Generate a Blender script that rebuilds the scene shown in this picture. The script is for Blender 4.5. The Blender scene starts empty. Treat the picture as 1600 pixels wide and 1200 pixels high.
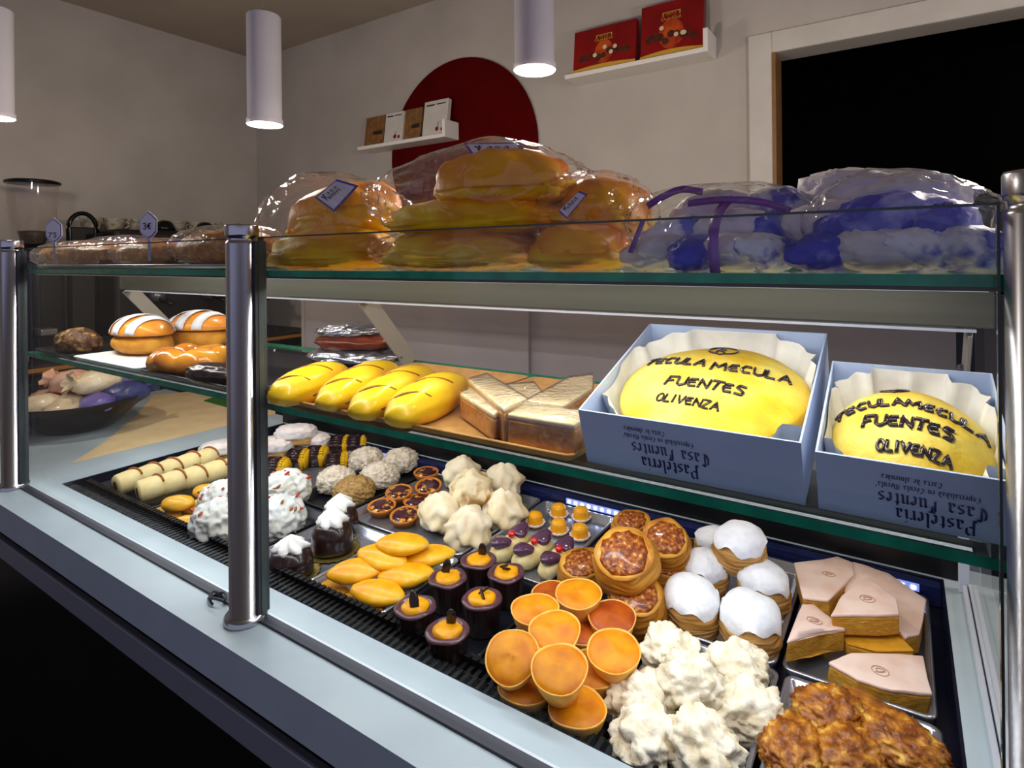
import bpy, bmesh, math, random
from mathutils import Vector, Matrix, Euler, noise
PI = math.pi
random.seed(7)
sc = bpy.context.scene
COL = sc.collection

# ------------------------------------------------------------------ camera
FPX, CX, CY = 905.0, 835.0, 402.0
YAW, ROLL = math.radians(32.465), math.radians(-0.6)
EYE = Vector((0, 0, 1.5))
FWD = Vector((-math.sin(YAW), math.cos(YAW), 0))
R0 = Vector((math.cos(YAW), math.sin(YAW), 0)); U0 = Vector((0, 0, 1))
RGT = R0 * math.cos(ROLL) + U0 * math.sin(ROLL)
UPV = -R0 * math.sin(ROLL) + U0 * math.cos(ROLL)
cd = bpy.data.cameras.new('camera'); cam = bpy.data.objects.new('camera', cd); COL.objects.link(cam)
cd.sensor_width = 36.0; cd.lens = FPX / 1600 * 36.0
cd.shift_x = -(CX - 800) / 1600.0; cd.shift_y = (CY - 600) / 1600.0
cd.clip_start = 0.02; cd.clip_end = 60
cam.matrix_world = Matrix(((RGT.x, UPV.x, -FWD.x, EYE.x), (RGT.y, UPV.y, -FWD.y, EYE.y), (RGT.z, UPV.z, -FWD.z, EYE.z), (0, 0, 0, 1)))
sc.camera = cam

# ------------------------------------------------------------------ light and exposure
sc.view_settings.view_transform = 'Standard'; sc.view_settings.look = 'None'
sc.view_settings.gamma = 1.0; sc.view_settings.use_curve_mapping = False
sc.view_settings.exposure = 0.0
try:
    sc.cycles.use_denoising = True
    sc.cycles.transparent_max_bounces = 32
    sc.cycles.max_bounces = 10
    sc.cycles.sample_clamp_indirect = 4.0
    sc.cycles.caustics_reflective = False; sc.cycles.caustics_refractive = False
except Exception: pass
w = bpy.data.worlds.new('world'); sc.world = w; w.use_nodes = True
bg = w.node_tree.nodes['Background']; bg.inputs[0].default_value = (0.44, 0.45, 0.66, 1); bg.inputs[1].default_value = 0.70

def area_light(name, loc, sx, sy, power, color, rot=(0, 0, 0), spread=None):
    l = bpy.data.lights.new(name, 'AREA'); l.shape = 'RECTANGLE'; l.size = sx; l.size_y = sy
    l.energy = power; l.color = color
    if spread: l.spread = spread
    o = bpy.data.objects.new(name, l); COL.objects.link(o); o.location = loc; o.rotation_euler = rot
    return o
# light from the LED profiles of the case (their housings are parts of the case further down)
area_light('upper_led_light', (-0.98, 0.618, 1.4655), 2.05, 0.02, 5.6, (1.0, 0.98, 0.94), (math.radians(16), 0, 0))
area_light('lower_led_light', (-0.96, 0.640, 1.226), 2.02, 0.02, 3.4, (0.92, 0.95, 1.0), (math.radians(24), 0, 0))
area_light('lower_led_light_rear', (-0.96, 0.83, 1.226), 2.02, 0.02, 3.6, (0.86, 0.92, 1.0), (0, 0, 0))

# ------------------------------------------------------------------ measuring helpers: a sight line cut by a real plane
def ray(x, y): return FWD + RGT * ((x - CX) / FPX) + UPV * ((CY - y) / FPX)
def PZ(x, y, z):
    r = ray(x, y); t = (z - EYE.z) / r.z; return EYE + r * t
def PY(x, y, Y):
    r = ray(x, y); t = Y / r.y; return EYE + r * t
def PX(x, y, X):
    r = ray(x, y); t = X / r.x; return EYE + r * t

# ------------------------------------------------------------------ object helpers
def tag(o, label, cat, group=None):
    o['label'] = label; o['category'] = cat
    if group: o['group'] = group
    return o
def thing(name, label, cat, loc=(0, 0, 0), rot=(0, 0, 0), group=None, scale=1.0):
    o = bpy.data.objects.new(name, None); COL.objects.link(o); o.empty_display_size = 0.02
    o.location = loc; o.rotation_euler = rot
    o.scale = (scale,) * 3 if isinstance(scale, (int, float)) else scale
    return tag(o, label, cat, group)
def ob(name, me, mat=None, parent=None, loc=(0, 0, 0), rot=(0, 0, 0), scale=(1, 1, 1), label=None):
    o = bpy.data.objects.new(name, me); COL.objects.link(o)
    if mat is not None and not me.materials:
        me.materials.append(mat)
    if mat is not None and me.materials and me.materials[0] is not mat:
        o.material_slots[0].link = 'OBJECT'; o.material_slots[0].material = mat
    o.parent = parent; o.location = loc; o.rotation_euler = rot; o.scale = scale
    if label: o['label'] = label
    return o
def struct(o): o['kind'] = 'structure'; return o

# ------------------------------------------------------------------ mesh helpers
def mesh(verts, faces, smooth=True, name='mesh'):
    me = bpy.data.meshes.new(name); me.from_pydata([tuple(v) for v in verts], [], faces)
    if smooth: me.polygons.foreach_set('use_smooth', [True] * len(me.polygons))
    me.update(); return me
def from_bm(bm, smooth=False):
    bmesh.ops.recalc_face_normals(bm, faces=bm.faces)
    me = bpy.data.meshes.new('mesh'); bm.to_mesh(me); bm.free()
    if smooth: me.polygons.foreach_set('use_smooth', [True] * len(me.polygons))
    return me
def bm_box(bm, x0, x1, y0, y1, z0, z1, M=None):
    c = Matrix.Translation(((x0 + x1) / 2, (y0 + y1) / 2, (z0 + z1) / 2)) @ Matrix.Diagonal((abs(x1 - x0), abs(y1 - y0), abs(z1 - z0), 1))
    if M is not None: c = M @ c
    return bmesh.ops.create_cube(bm, size=1.0, matrix=c)['verts']
def boxm(x0, x1, y0, y1, z0, z1, bev=0.0, seg=2):
    bm = bmesh.new(); bm_box(bm, x0, x1, y0, y1, z0, z1)
    if bev: bmesh.ops.bevel(bm, geom=list(bm.edges), offset=bev, segments=seg, affect='EDGES', profile=0.5)
    return from_bm(bm)
def boxes(lst, bev=0.0):
    bm = bmesh.new()
    for b in lst: bm_box(bm, *b)
    if bev: bmesh.ops.bevel(bm, geom=list(bm.edges), offset=bev, segments=1, affect='EDGES')
    return from_bm(bm)
def lathe(prof, seg=28, fn=None, smooth=True):
    """surface of revolution; r = 0 closes to a pole; fn(angle, r, z, k) -> (r, z) shapes it"""
    vs, fs, rings = [], [], []
    for k, (r, z) in enumerate(prof):
        if r <= 1e-6:
            rings.append([len(vs)]); vs.append((0, 0, z)); continue
        ring = []
        for i in range(seg):
            a = 2 * PI * i / seg; rr, zz = (r, z) if fn is None else fn(a, r, z, k)
            ring.append(len(vs)); vs.append((rr * math.cos(a), rr * math.sin(a), zz))
        rings.append(ring)
    for A, B in zip(rings, rings[1:]):
        if len(A) == 1 and len(B) == 1: continue
        for i in range(seg):
            j = (i + 1) % seg
            if len(A) == 1: fs.append((A[0], B[j], B[i]))
            elif len(B) == 1: fs.append((A[i], A[j], B[0]))
            else: fs.append((A[i], A[j], B[j], B[i]))
    me = mesh(vs, fs, smooth); fix_normals(me); return me
def fix_normals(me):
    bm = bmesh.new(); bm.from_mesh(me); bmesh.ops.recalc_face_normals(bm, faces=bm.faces); bm.to_mesh(me); bm.free()
def roughen(me, amp, f, sd=0.0):
    """push every point along its direction from the axis by smooth noise"""
    for v in me.vertices:
        c = v.co; d = Vector((c.x, c.y, c.z - .02)); n = d.length
        if n > 1e-5: v.co = c + d / n * amp * nz(c, f, sd) * (0 if c.z < .0005 else 1)
    me.update(); return me
def nz(p, f, s=0.0): return noise.noise(Vector((p[0] * f + s * 3.1, p[1] * f - s * 1.7, p[2] * f + s * 5.3)))
def blob(rx, ry, rz, sub=3, octs=((0.1, 2.0),), seed=0.0, e=1.0, flat=None, ridge=False, fn=None):
    """lumpy ellipsoid: octs are (amplitude, frequency) of the lumps, flat cuts the underside at flat * rz"""
    bm = bmesh.new(); bmesh.ops.create_icosphere(bm, subdivisions=sub, radius=1.0)
    for v in bm.verts:
        d = v.co.normalized(); k = 1.0
        for a, f in octs:
            n = nz(d, f, seed)
            if ridge: n = 1 - 2 * abs(n)
            k += a * n
        c = d * k
        if e != 1.0:
            c = Vector([math.copysign(abs(t) ** e, t) for t in c])
        if fn: c = fn(c, d)
        p = Vector((c.x * rx, c.y * ry, c.z * rz))
        if flat is not None and p.z < flat * rz: p.z = flat * rz + (p.z - flat * rz) * 0.06
        v.co = p
    return from_bm(bm, True)
def prism(poly, z0, z1, bev=0.004, seg=2, lumps=0.0, smooth=False, cuts=0):
    bm = bmesh.new(); n = len(poly)
    a = [bm.verts.new((p[0], p[1], z0)) for p in poly]; b = [bm.verts.new((p[0], p[1], z1)) for p in poly]
    bm.faces.new(a[::-1]); bm.faces.new(b)
    for i in range(n): bm.faces.new((a[i], a[(i + 1) % n], b[(i + 1) % n], b[i]))
    if bev: bmesh.ops.bevel(bm, geom=list(bm.edges), offset=bev, segments=seg, affect='EDGES', profile=0.5)
    if cuts:
        bmesh.ops.triangulate(bm, faces=bm.faces); bmesh.ops.subdivide_edges(bm, edges=list(bm.edges), cuts=cuts, use_grid_fill=True)
    if lumps:
        for v in bm.verts:
            v.co += Vector((nz(v.co, 45, 1), nz(v.co, 45, 2), nz(v.co, 45, 3))) * lumps
    return from_bm(bm, smooth)
def tubem(paths, r, seg=8, closed=False, flat=1.0, radii=None):
    """round bead along each polyline"""
    vs, fs = [], []
    for path in paths:
        pts = [Vector(p) for p in path]; n = len(pts); rings = []
        if n < 2: continue
        up = Vector((0, 0, 1))
        for i, p in enumerate(pts):
            if closed: t = pts[(i + 1) % n] - pts[i - 1]
            else: t = pts[min(i + 1, n - 1)] - pts[max(i - 1, 0)]
            if t.length < 1e-9: t = Vector((1, 0, 0))
            t.normalize(); s = t.cross(up)
            if s.length < 1e-3: s = t.cross(Vector((0, 1, 0)))
            s.normalize(); u = s.cross(t); rr = r if radii is None else radii[i]
            ring = []
            for k in range(seg):
                a = 2 * PI * k / seg; ring.append(len(vs)); vs.append(p + s * (rr * math.cos(a)) + u * (rr * flat * math.sin(a)))
            rings.append(ring)
        m = n if closed else n - 1
        for i in range(m):
            A, B = rings[i], rings[(i + 1) % n]
            for k in range(seg): fs.append((A[k], A[(k + 1) % seg], B[(k + 1) % seg], B[k]))
        if not closed:
            fs.append(tuple(rings[0][::-1])); fs.append(tuple(rings[-1]))
    me = mesh(vs, fs, True); fix_normals(me); return me
def bez(pts, n=8):
    """smooth (Catmull-Rom) polyline through pts"""
    P = [Vector(p) for p in pts]; out = []
    for i in range(len(P) - 1):
        a, b, c, d = P[max(i - 1, 0)], P[i], P[i + 1], P[min(i + 2, len(P) - 1)]
        for k in range(n):
            t = k / n
            out.append(0.5 * ((2 * b) + (c - a) * t + (2 * a - 5 * b + 4 * c - d) * t * t + (3 * b - a - 3 * c + d) * t ** 3))
    out.append(P[-1]); return out

# ------------------------------------------------------------------ materials
def lin(h):
    if isinstance(h, str):
        h = h.lstrip('#'); c = [int(h[i:i + 2], 16) / 255 for i in (0, 2, 4)]
    else: c = list(h)
    return tuple(((x / 12.92) if x <= 0.04045 else ((x + 0.055) / 1.055) ** 2.4) for x in c) + (1,)
def mat(name, c1, c2=None, rough=0.5, scale=30.0, ramp=(0.35, 0.65), bump=0.0, bscale=None, metal=0.0, coat=0.0, sss=0.0, spec=0.3, var=0.0, stretch=None, emit=None, c3=None):
    m = bpy.data.materials.new(name); m.use_nodes = True; nt = m.node_tree; b = nt.nodes['Principled BSDF']; L = nt.links.new
    b.inputs['Base Color'].default_value = lin(c1); b.inputs['Roughness'].default_value = rough; b.inputs['Metallic'].default_value = metal
    b.inputs['Specular IOR Level'].default_value = spec
    if coat: b.inputs['Coat Weight'].default_value = coat; b.inputs['Coat Roughness'].default_value = 0.12
    if sss:
        b.inputs['Subsurface Weight'].default_value = sss; b.inputs['Subsurface Radius'].default_value = (0.01, 0.006, 0.003); b.inputs['Subsurface Scale'].default_value = 0.6
    tc = nt.nodes.new('ShaderNodeTexCoord'); src = tc.outputs['Object']
    if stretch:
        mp = nt.nodes.new('ShaderNodeMapping'); mp.inputs['Scale'].default_value = stretch; L(src, mp.inputs[0]); src = mp.outputs[0]
    col = None
    if c2 is not None:
        n = nt.nodes.new('ShaderNodeTexNoise'); n.inputs['Scale'].default_value = scale; n.inputs['Detail'].default_value = 5; L(src, n.inputs['Vector'])
        r = nt.nodes.new('ShaderNodeValToRGB'); r.color_ramp.elements[0].position = ramp[0]; r.color_ramp.elements[1].position = ramp[1]
        r.color_ramp.elements[0].color = lin(c1); r.color_ramp.elements[1].color = lin(c2)
        if c3 is not None:
            e = r.color_ramp.elements.new(min(ramp[1] + 0.14, 0.98)); e.color = lin(c3)
        L(n.outputs['Fac'], r.inputs[0]); col = r.outputs[0]
    if var:
        oi = nt.nodes.new('ShaderNodeObjectInfo'); mr = nt.nodes.new('ShaderNodeMapRange'); mr.inputs['To Min'].default_value = 1 - var; mr.inputs['To Max'].default_value = 1 + var
        L(oi.outputs['Random'], mr.inputs['Value']); hs = nt.nodes.new('ShaderNodeHueSaturation'); L(mr.outputs[0], hs.inputs['Value'])
        if col is None: hs.inputs['Color'].default_value = lin(c1)
        else: L(col, hs.inputs['Color'])
        col = hs.outputs[0]
    if col is not None: L(col, b.inputs['Base Color'])
    if bump:
        n2 = nt.nodes.new('ShaderNodeTexNoise'); n2.inputs['Scale'].default_value = bscale or scale; n2.inputs['Detail'].default_value = 6; L(src, n2.inputs['Vector'])
        bp = nt.nodes.new('ShaderNodeBump'); bp.inputs['Strength'].default_value = 1.0; bp.inputs['Distance'].default_value = bump; L(n2.outputs['Fac'], bp.inputs['Height']); L(bp.outputs[0], b.inputs['Normal'])
    if emit:
        b.inputs['Emission Color'].default_value = lin(emit[0]); b.inputs['Emission Strength'].default_value = emit[1]
    return m
def glassmat(name, tint=(0.97, 0.985, 0.975), ior=1.45, rough=0.0, haze=0.0, hazecol=(1, 1, 1), bump=0.0, bscale=30, k=1.0, glow=(1, 1, 1)):
    """thin sheet: what is not mirrored goes straight through"""
    m = bpy.data.materials.new(name); m.use_nodes = True; nt = m.node_tree; nt.nodes.clear(); L = nt.links.new; N = nt.nodes.new
    out = N('ShaderNodeOutputMaterial'); tr = N('ShaderNodeBsdfTransparent'); tr.inputs[0].default_value = (*tint, 1)
    gl = N('ShaderNodeBsdfGlossy'); gl.inputs['Roughness'].default_value = rough; gl.inputs['Color'].default_value = (*glow, 1)
    fr = N('ShaderNodeFresnel'); fr.inputs['IOR'].default_value = ior
    mx = N('ShaderNodeMixShader')
    geo = N('ShaderNodeNewGeometry'); sw = N('ShaderNodeMapRange'); sw.inputs['To Min'].default_value = ior; sw.inputs['To Max'].default_value = 1 / ior
    L(geo.outputs['Backfacing'], sw.inputs['Value']); L(sw.outputs[0], fr.inputs['IOR']); fl = N('ShaderNodeMath'); fl.operation = 'MULTIPLY'; fl.inputs[1].default_value = k
    L(fr.outputs[0], fl.inputs[0]); L(fl.outputs[0], mx.inputs[0])
    last = tr.outputs[0]
    if haze:
        df = N('ShaderNodeBsdfTranslucent'); d2 = N('ShaderNodeBsdfDiffuse'); df.inputs[0].default_value = (*hazecol, 1); d2.inputs[0].default_value = (*hazecol, 1)
        m0 = N('ShaderNodeMixShader'); m0.inputs[0].default_value = 0.5; L(df.outputs[0], m0.inputs[1]); L(d2.outputs[0], m0.inputs[2])
        m1 = N('ShaderNodeMixShader'); m1.inputs[0].default_value = haze; L(last, m1.inputs[1]); L(m0.outputs[0], m1.inputs[2]); last = m1.outputs[0]
    L(last, mx.inputs[1]); L(gl.outputs[0], mx.inputs[2]); L(mx.outputs[0], out.inputs[0])
    if bump:
        tc = N('ShaderNodeTexCoord'); n2 = N('ShaderNodeTexNoise'); n2.inputs['Scale'].default_value = bscale; n2.inputs['Detail'].default_value = 3; n2.inputs['Distortion'].default_value = 1.5
        L(tc.outputs['Object'], n2.inputs['Vector']); bp = N('ShaderNodeBump'); bp.inputs['Strength'].default_value = 1.0; bp.inputs['Distance'].default_value = bump
        L(n2.outputs['Fac'], bp.inputs['Height']); L(bp.outputs[0], gl.inputs['Normal']); L(bp.outputs[0], fr.inputs['Normal'])
    return m
# single-stroke letters
STR = {'J': [[(.5, 1), (.5, .2), (.25, 0), (0, .15)]], 'T': [[(0, 1), (.8, 1)], [(.42, 1), (.25, 0)]], 'E': [[(.6, .9), (.15, .85), (0, .45), (.15, .05), (.6, .1)], [(.05, .5), (.5, .55)]], 'C': [[(.6, .9), (.2, .95), (0, .5), (.2, .05), (.6, .1)]], 'U': [[(0, 1), (.05, .2), (.3, 0), (.6, .2), (.65, 1)]],
 'L': [[(.05, 1), (0, 0), (.55, .03)]], 'A': [[(0, 0), (.35, 1), (.7, 0)], [(.15, .4), (.55, .4)]], 'M': [[(0, 0), (.12, 1), (.45, .35), (.85, 1), (.95, 0)]], 'F': [[(.0, 0), (.12, 1), (.75, 1)], [(.06, .5), (.5, .55)]], 'N': [[(0, 0), (.05, 1), (.6, 0), (.65, 1)]],
 'S': [[(.6, .9), (.2, 1), (.05, .75), (.55, .35), (.45, .05), (0, .1)]], 'O': [[(.3 + .3 * math.cos(k * PI / 6), .5 + .5 * math.sin(k * PI / 6)) for k in range(13)]], 'I': [[(.1, 1), (.05, 0)]], 'V': [[(0, 1), (.3, 0), (.65, 1)]], 'Z': [[(0, 1), (.6, 1), (0, 0), (.6, 0)]],
 'R': [[(0, 0), (.05, 1), (.5, .9), (.5, .6), (.05, .5), (.6, 0)]], '3': [[(.05, .9), (.35, 1), (.55, .8), (.25, .55), (.55, .3), (.35, 0), (.02, .1)]], '\u20ac': [[(.6, .9), (.3, 1), (.1, .5), (.3, 0), (.6, .1)], [(-.05, .6), (.45, .6)], [(-.05, .4), (.42, .4)]], '7': [[(0, 1), (.55, 1), (.2, 0)]], "'": [[(.1, 1), (.05, .8)]], '5': [[(.55, 1), (.08, 1), (.05, .6), (.4, .62), (.55, .35), (.35, 0), (0, .08)]], ' ': []}
def strokes(txt, h, w=.78, slant=0.0):
    out, x = [], 0.0
    for ch in txt:
        for pl in STR[ch]: out.append([((x + a) * h + slant * b * h, b * h) for a, b in pl])
        x += (1.15 if ch == 'M' else (.45 if ch in " I'" else w))
    return out, x * h

# ================================================================== the room
M_wall = mat('wall_paint', '#b9b0a6', '#aea59b', 0.85, 3.0, bump=0.0006, bscale=180)
M_ceil = mat('ceiling_paint', '#a89a8a', '#a09282', 0.9, 3.0)
M_floor = mat('floor_tile', '#2c2a2c', '#222022', 0.5, 6.0)
M_trim = mat('trim_paint', '#c9c2b8', '#c0b8ae', 0.5, 8.0)
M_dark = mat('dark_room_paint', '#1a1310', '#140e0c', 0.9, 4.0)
M_red = mat('dark_red_paint', '#540202', '#480202', 0.8, 6.0, spec=.05)
M_white = mat('white_lacquer', '#e2dcd2', None, 0.4)
WY, WX, CZ = 2.2, -3.52, 2.80
struct(ob('floor', boxm(WX - .1, 2.6, -3.0, WY + 2.2, -0.1, 0), M_floor))
struct(ob('ceiling', boxm(WX - .1, 2.6, -3.0, WY + .1, CZ, CZ + .1), M_ceil))
struct(ob('wall_left', boxm(WX - .1, WX, -3.0, WY + .1, 0, CZ), M_wall))
DL, DR, DT = -0.385, 0.46, 2.215
struct(ob('wall_back', boxes([(WX, DL, WY, WY + .1, 0, CZ), (DL, DR, WY, WY + .1, DT, CZ), (DR, 2.6, WY, WY + .1, 0, CZ)]), M_wall))
# dark room beyond the doorway
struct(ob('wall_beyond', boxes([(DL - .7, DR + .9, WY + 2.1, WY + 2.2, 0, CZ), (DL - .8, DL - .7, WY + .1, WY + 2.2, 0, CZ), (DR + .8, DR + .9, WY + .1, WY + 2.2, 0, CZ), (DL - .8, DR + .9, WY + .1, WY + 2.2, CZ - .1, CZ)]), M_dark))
struct(ob('trim_1', boxes([(DL - .08, DL, WY - .018, WY + .1, 0, DT + .075), (DR, DR + .08, WY - .018, WY + .1, 0, DT + .075), (DL, DR, WY - .018, WY + .1, DT, DT + .075)], 0.003), M_trim))
M_jamb = mat('door_jamb_wood', '#8a6238', '#7a5530', 0.5, 20)
struct(ob('trim_2', boxes([(DL, DL + .012, WY - .0175, WY + .10, 0, DT)]), M_jamb))

# big red disc on the wall
disc = ob('wall_disc', lathe([(0, 0), (.452, 0), (.456, .004), (.456, .012), (0, .012)], 72, smooth=False), M_red)
disc.location = (-1.825, WY - .0005, 2.016); disc.rotation_euler = (PI / 2, 0, 0)
tag(disc, 'large dark red round disc painted panel on the back wall', 'wall decoration')

# wall shelves with boxes
def ledge(name, label, X0, X1, z, d):
    t = thing(name, label, 'shelf', ((X0 + X1) / 2, WY, z)); W = X1 - X0
    ob('shelf_board', boxm(-W / 2, W / 2, -d, 0, 0, .018, .0015, 1), M_white, t)
    ob('end_plate', boxm(W / 2, W / 2 + .018, -d, 0, 0, .085, .0015, 1), M_white, t)
    ob('back_plate', boxm(-W / 2, W / 2, -.012, 0, .018, .05, .0015, 1), M_white, t)
    return t
ledge('wall_shelf', 'white wall shelf holding red chocolate boxes, next to the doorway', -1.17, -0.60, 2.232, .115)
ledge('wall_shelf', 'white wall shelf holding small tan and white packets, over the red disc', -2.43, -1.84, 2.075, .115)
M_choc_box = mat('red_carton', '#8c1212', '#6e0b0b', 0.35, 6.0)
M_gold = mat('gold_print', '#c89a3a', None, 0.4); M_cream_p = mat('cream_print', '#d8c2a2', None, 0.5); M_brown_p = mat('brown_print', '#3a1a10', '#5a2c18', 0.5, 60)
M_orange_p = mat('orange_print', '#c05012', '#8c1a10', 0.5, 14, (.4, .6))
def disc_print(bm, x, z, r, y, n=12, sq=1.0):
    c = bm.verts.new((x, y, z)); vs = [bm.verts.new((x + r * math.cos(2 * PI * i / n), y, z + r * sq * math.sin(2 * PI * i / n))) for i in range(n)]
    for i in range(n): bm.faces.new((c, vs[i], vs[(i + 1) % n]))
def choc_box(label, xc, w, h, y, rz, seed):
    t = thing('chocolate_box', label, 'box', (xc, y, 2.2505), (math.radians(-6), 0, rz), 'red chocolate boxes on the wall shelf')
    ob('carton', boxm(-w / 2, w / 2, 0, .03, 0, h, .002, 1), M_choc_box, t)
    rnd = random.Random(seed)
    bm = bmesh.new(); disc_print(bm, 0, h * .42, h * .22, -.0006, 20, 1.2); ob('orange_glow_print', from_bm(bm), M_orange_p, t)
    for i in range(9):
        bm = bmesh.new(); disc_print(bm, (i / 8 - .5) * w * .72, h * (.30 + .12 * rnd.random()), .011 + .006 * rnd.random(), -.0012 - i * .00003, 12)
        ob('bonbon_print', from_bm(bm), M_brown_p, t)
    for i in range(4):
        bm = bmesh.new(); disc_print(bm, (rnd.random() - .5) * w * .7, h * (.36 + .2 * rnd.random()), .009, -.0018 - i * .00003, 12)
        ob('pale_bonbon_print', from_bm(bm), M_cream_p, t)
    bm = bmesh.new(); pts = [(-w / 2 + w * i / 14, h * (.10 + .05 * math.sin(PI * i / 14))) for i in range(15)]
    up = [bm.verts.new((a, -.0012, b)) for a, b in pts]; lo = [bm.verts.new((a, -.0012, .004)) for a, b in pts]
    for i in range(14): bm.faces.new((lo[i], lo[i + 1], up[i + 1], up[i]))
    ob('gold_wave_print', from_bm(bm), M_gold, t)
    bm = bmesh.new()
    for (x0, x1, z0, z1) in ((-.035, .035, .80, .812), (-.035, -.031, .74, .80), (.031, .035, .74, .80)):
        bm_box(bm, x0, x1, -.0012, -.0004, h * z0, h * z1)
    ob('emblem_print', from_bm(bm), M_gold, t)
    for txt, hh, zz in (('NESTLE', .008, .755), ('CAJA ROJA', .011, .67)):
        pl, wd = strokes(txt, hh, .85); ob('carton_lettering', tubem([[(a - wd / 2, -.0013, h * zz + b) for a, b in q] for q in pl], hh * .09, 5), M_gold, t)
choc_box('red chocolate box with gold wave, left one on the wall shelf', -1.01, .275, .185, WY - .085, 0, 3)
choc_box('taller red chocolate box, right one against the shelf end plate', -0.735, .245, .225, WY - .072, 0, 5)
M_kraft = mat('kraft_carton', '#8a6136', '#6c4822', 0.7, 30); M_wht_card = mat('white_card', '#cbc4bb', '#c0b8ae', 0.6, 10)
M_dkp = mat('dark_print', '#2b201a', None, 0.6); M_redp = mat('red_print', '#7c1018', None, 0.5)
def packet(label, xc, w, h, y, m, cherry, rz=0.0):
    t = thing('packet', label, 'packet', (xc, y, 2.0935), (math.radians(-8), 0, rz), 'packets on the wall shelf')
    ob('carton', boxm(-w / 2, w / 2, 0, .025, 0, h, .0015, 1), m, t)
    bm = bmesh.new()
    if cherry:
        disc_print(bm, w * .12, h * .2, .011, -.0008); disc_print(bm, w * .33, h * .18, .009, -.0008)
        bm_box(bm, w * .14, w * .16, -.001, -.0004, h * .24, h * .38)
        ob('cherry_print', from_bm(bm), M_redp, t)
        bm = bmesh.new(); bm_box(bm, -w * .4, -w * .05, -.001, -.0004, h * .86, h * .9); bm_box(bm, w * .02, w * .4, -.001, -.0004, h * .87, h * .9)
        ob('title_print', from_bm(bm), M_dkp, t)
    else:
        bm_box(bm, w * -.05, w * .42, -.001, -.0004, h * .38, h * .5)
        ob('label_print', from_bm(bm), M_dkp, t)
packet('brown kraft packet at the left end of the small wall shelf', -2.355, .145, .165, WY - .075, M_kraft, False)
packet('narrow white packet with red cherries between two brown packets', -2.205, .125, .165, WY - .082, M_wht_card, True, .03)
packet('brown kraft packet standing between the two white packets', -2.085, .115, .17, WY - .068, M_kraft, False)
packet('wide white packet with red cherries beside the shelf end plate', -1.925, .155, .185, WY - .080, M_wht_card, True)

# pendant lamps
M_lampw = mat('lamp_enamel', '#d5d0d6', None, 0.35); M_cord = mat('lamp_cord', '#8a8078', None, 0.6)
M_bulb = mat('lamp_glow', '#fff4e0', None, 0.5, emit=('#fff0d8', 9.0))
def pendant(label, loc, ln):
    t = thing('pendant_lamp', label, 'lamp', loc, group='pendant lamps over the counter')
    ob('lamp_shade', lathe([(.046, .012), (.046, .004), (.049, 0), (.051, .002), (.051, .016), (.048, .02), (.048, ln - .004), (.045, ln), (0, ln)], 40, smooth=True), M_lampw, t)
    ob('bulb', lathe([(0, .004), (.0455, .004), (.0455, .010), (0, .010)], 32), M_bulb, t)
    ob('cord', tubem([[(0, 0, ln), (0, 0, CZ - loc[2])]], .0022, 6), M_cord, t)
    l = bpy.data.lights.new('pendant_light', 'POINT'); l.energy = 10.0; l.color = (1, .91, .80); l.shadow_soft_size = .045
    o = bpy.data.objects.new('pendant_light', l); COL.objects.link(o); o.location = (loc[0], loc[1], loc[2] - .05)
pendant('white cylinder pendant lamp, middle one hanging over the short post', (-1.614, 1.036, 1.905), .33)
pendant('white cylinder pendant lamp hanging in front of the red disc', (-0.743, 1.178, 1.948), .33)
pendant('white cylinder pendant lamp at the left edge of the picture', (-2.302, .599, 1.935), .33)
pendant('white cylinder pendant lamp further right in the row', (.25, 1.33, 1.955), .33)
pendant('white cylinder pendant lamp last in the row at the right', (1.22, 1.46, 1.96), .33)
# ================================================================== counter and glass case
M_top = mat('worktop_laminate', '#b0bcc2', '#aab6bc', 0.35, 12.0)
M_black = mat('black_laminate', '#08080a', '#0b0a0c', 0.35, 10)
M_steel = mat('brushed_steel', '#c6c6cc', '#b6b6bc', 0.24, 8, metal=1.0, stretch=(1, 1, .1))
M_beam = mat('satin_steel', '#5e5c4e', '#545244', 0.4, 6, metal=0.3, stretch=(.2, 6, 6))
M_arm = mat('arm_steel', '#a09a90', None, 0.4, metal=0.3)
M_navy = mat('navy_liner', '#0c0e22', '#0a0b1a', 0.18, 20)
M_navy2 = mat('blue_ledge', '#1a2250', '#12183a', 0.15, 20)
M_grille = mat('grille_plastic', '#121012', None, 0.28)
M_alu = mat('white_aluminium', '#c8ccd6', None, 0.35, metal=0.2)
M_gasket = mat('grey_gasket', '#3c3c44', None, 0.5)
M_panel = mat('rear_panel_grey', '#887e7c', '#807674', 0.32, 5)
M_edge = mat('green_glass_edge', '#22a880', '#168a66', 0.15, 30)
M_pane = glassmat('clear_pane', (0.985, 0.992, 0.988), 1.45, 0.0, k=.35)
M_shelfglass = glassmat('shelf_glass', (0.93, 0.97, 0.95), 1.45, 0.0, k=.7)
M_paneedge = mat('pane_edge_glass', '#4a5652', None, 0.15)
WT = 0.900
ct = thing('service_counter', 'long white topped service counter with black front and steel rail', 'counter', (-1.4, .93, 0))
def cp(name, me, m): return ob(name, me, m, ct, (1.4, -.93, 0))
HX0, HX1, HY0, HY1 = -1.93, 0.058, 0.632, 1.300
cp('worktop', boxes([(-3.50, .75, .498, HY0, .832, WT), (-3.50, HX0, HY0, 1.36, .832, WT), (HX1, .75, HY0, 1.36, .832, WT), (HX0, HX1, HY1, 1.36, .832, WT)]), M_top)
cp('front_panel', boxm(-3.50, .75, .565, .60, .10, .832), M_black)
cp('steel_rail', boxm(-3.40, .72, .548, .565, .690, .742, .004), mat('dim_steel_rail', '#9a9ca6', None, 0.45, metal=0.5))
cp('plinth', boxm(-3.45, .70, .62, 1.30, 0, .10), M_black)
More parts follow.
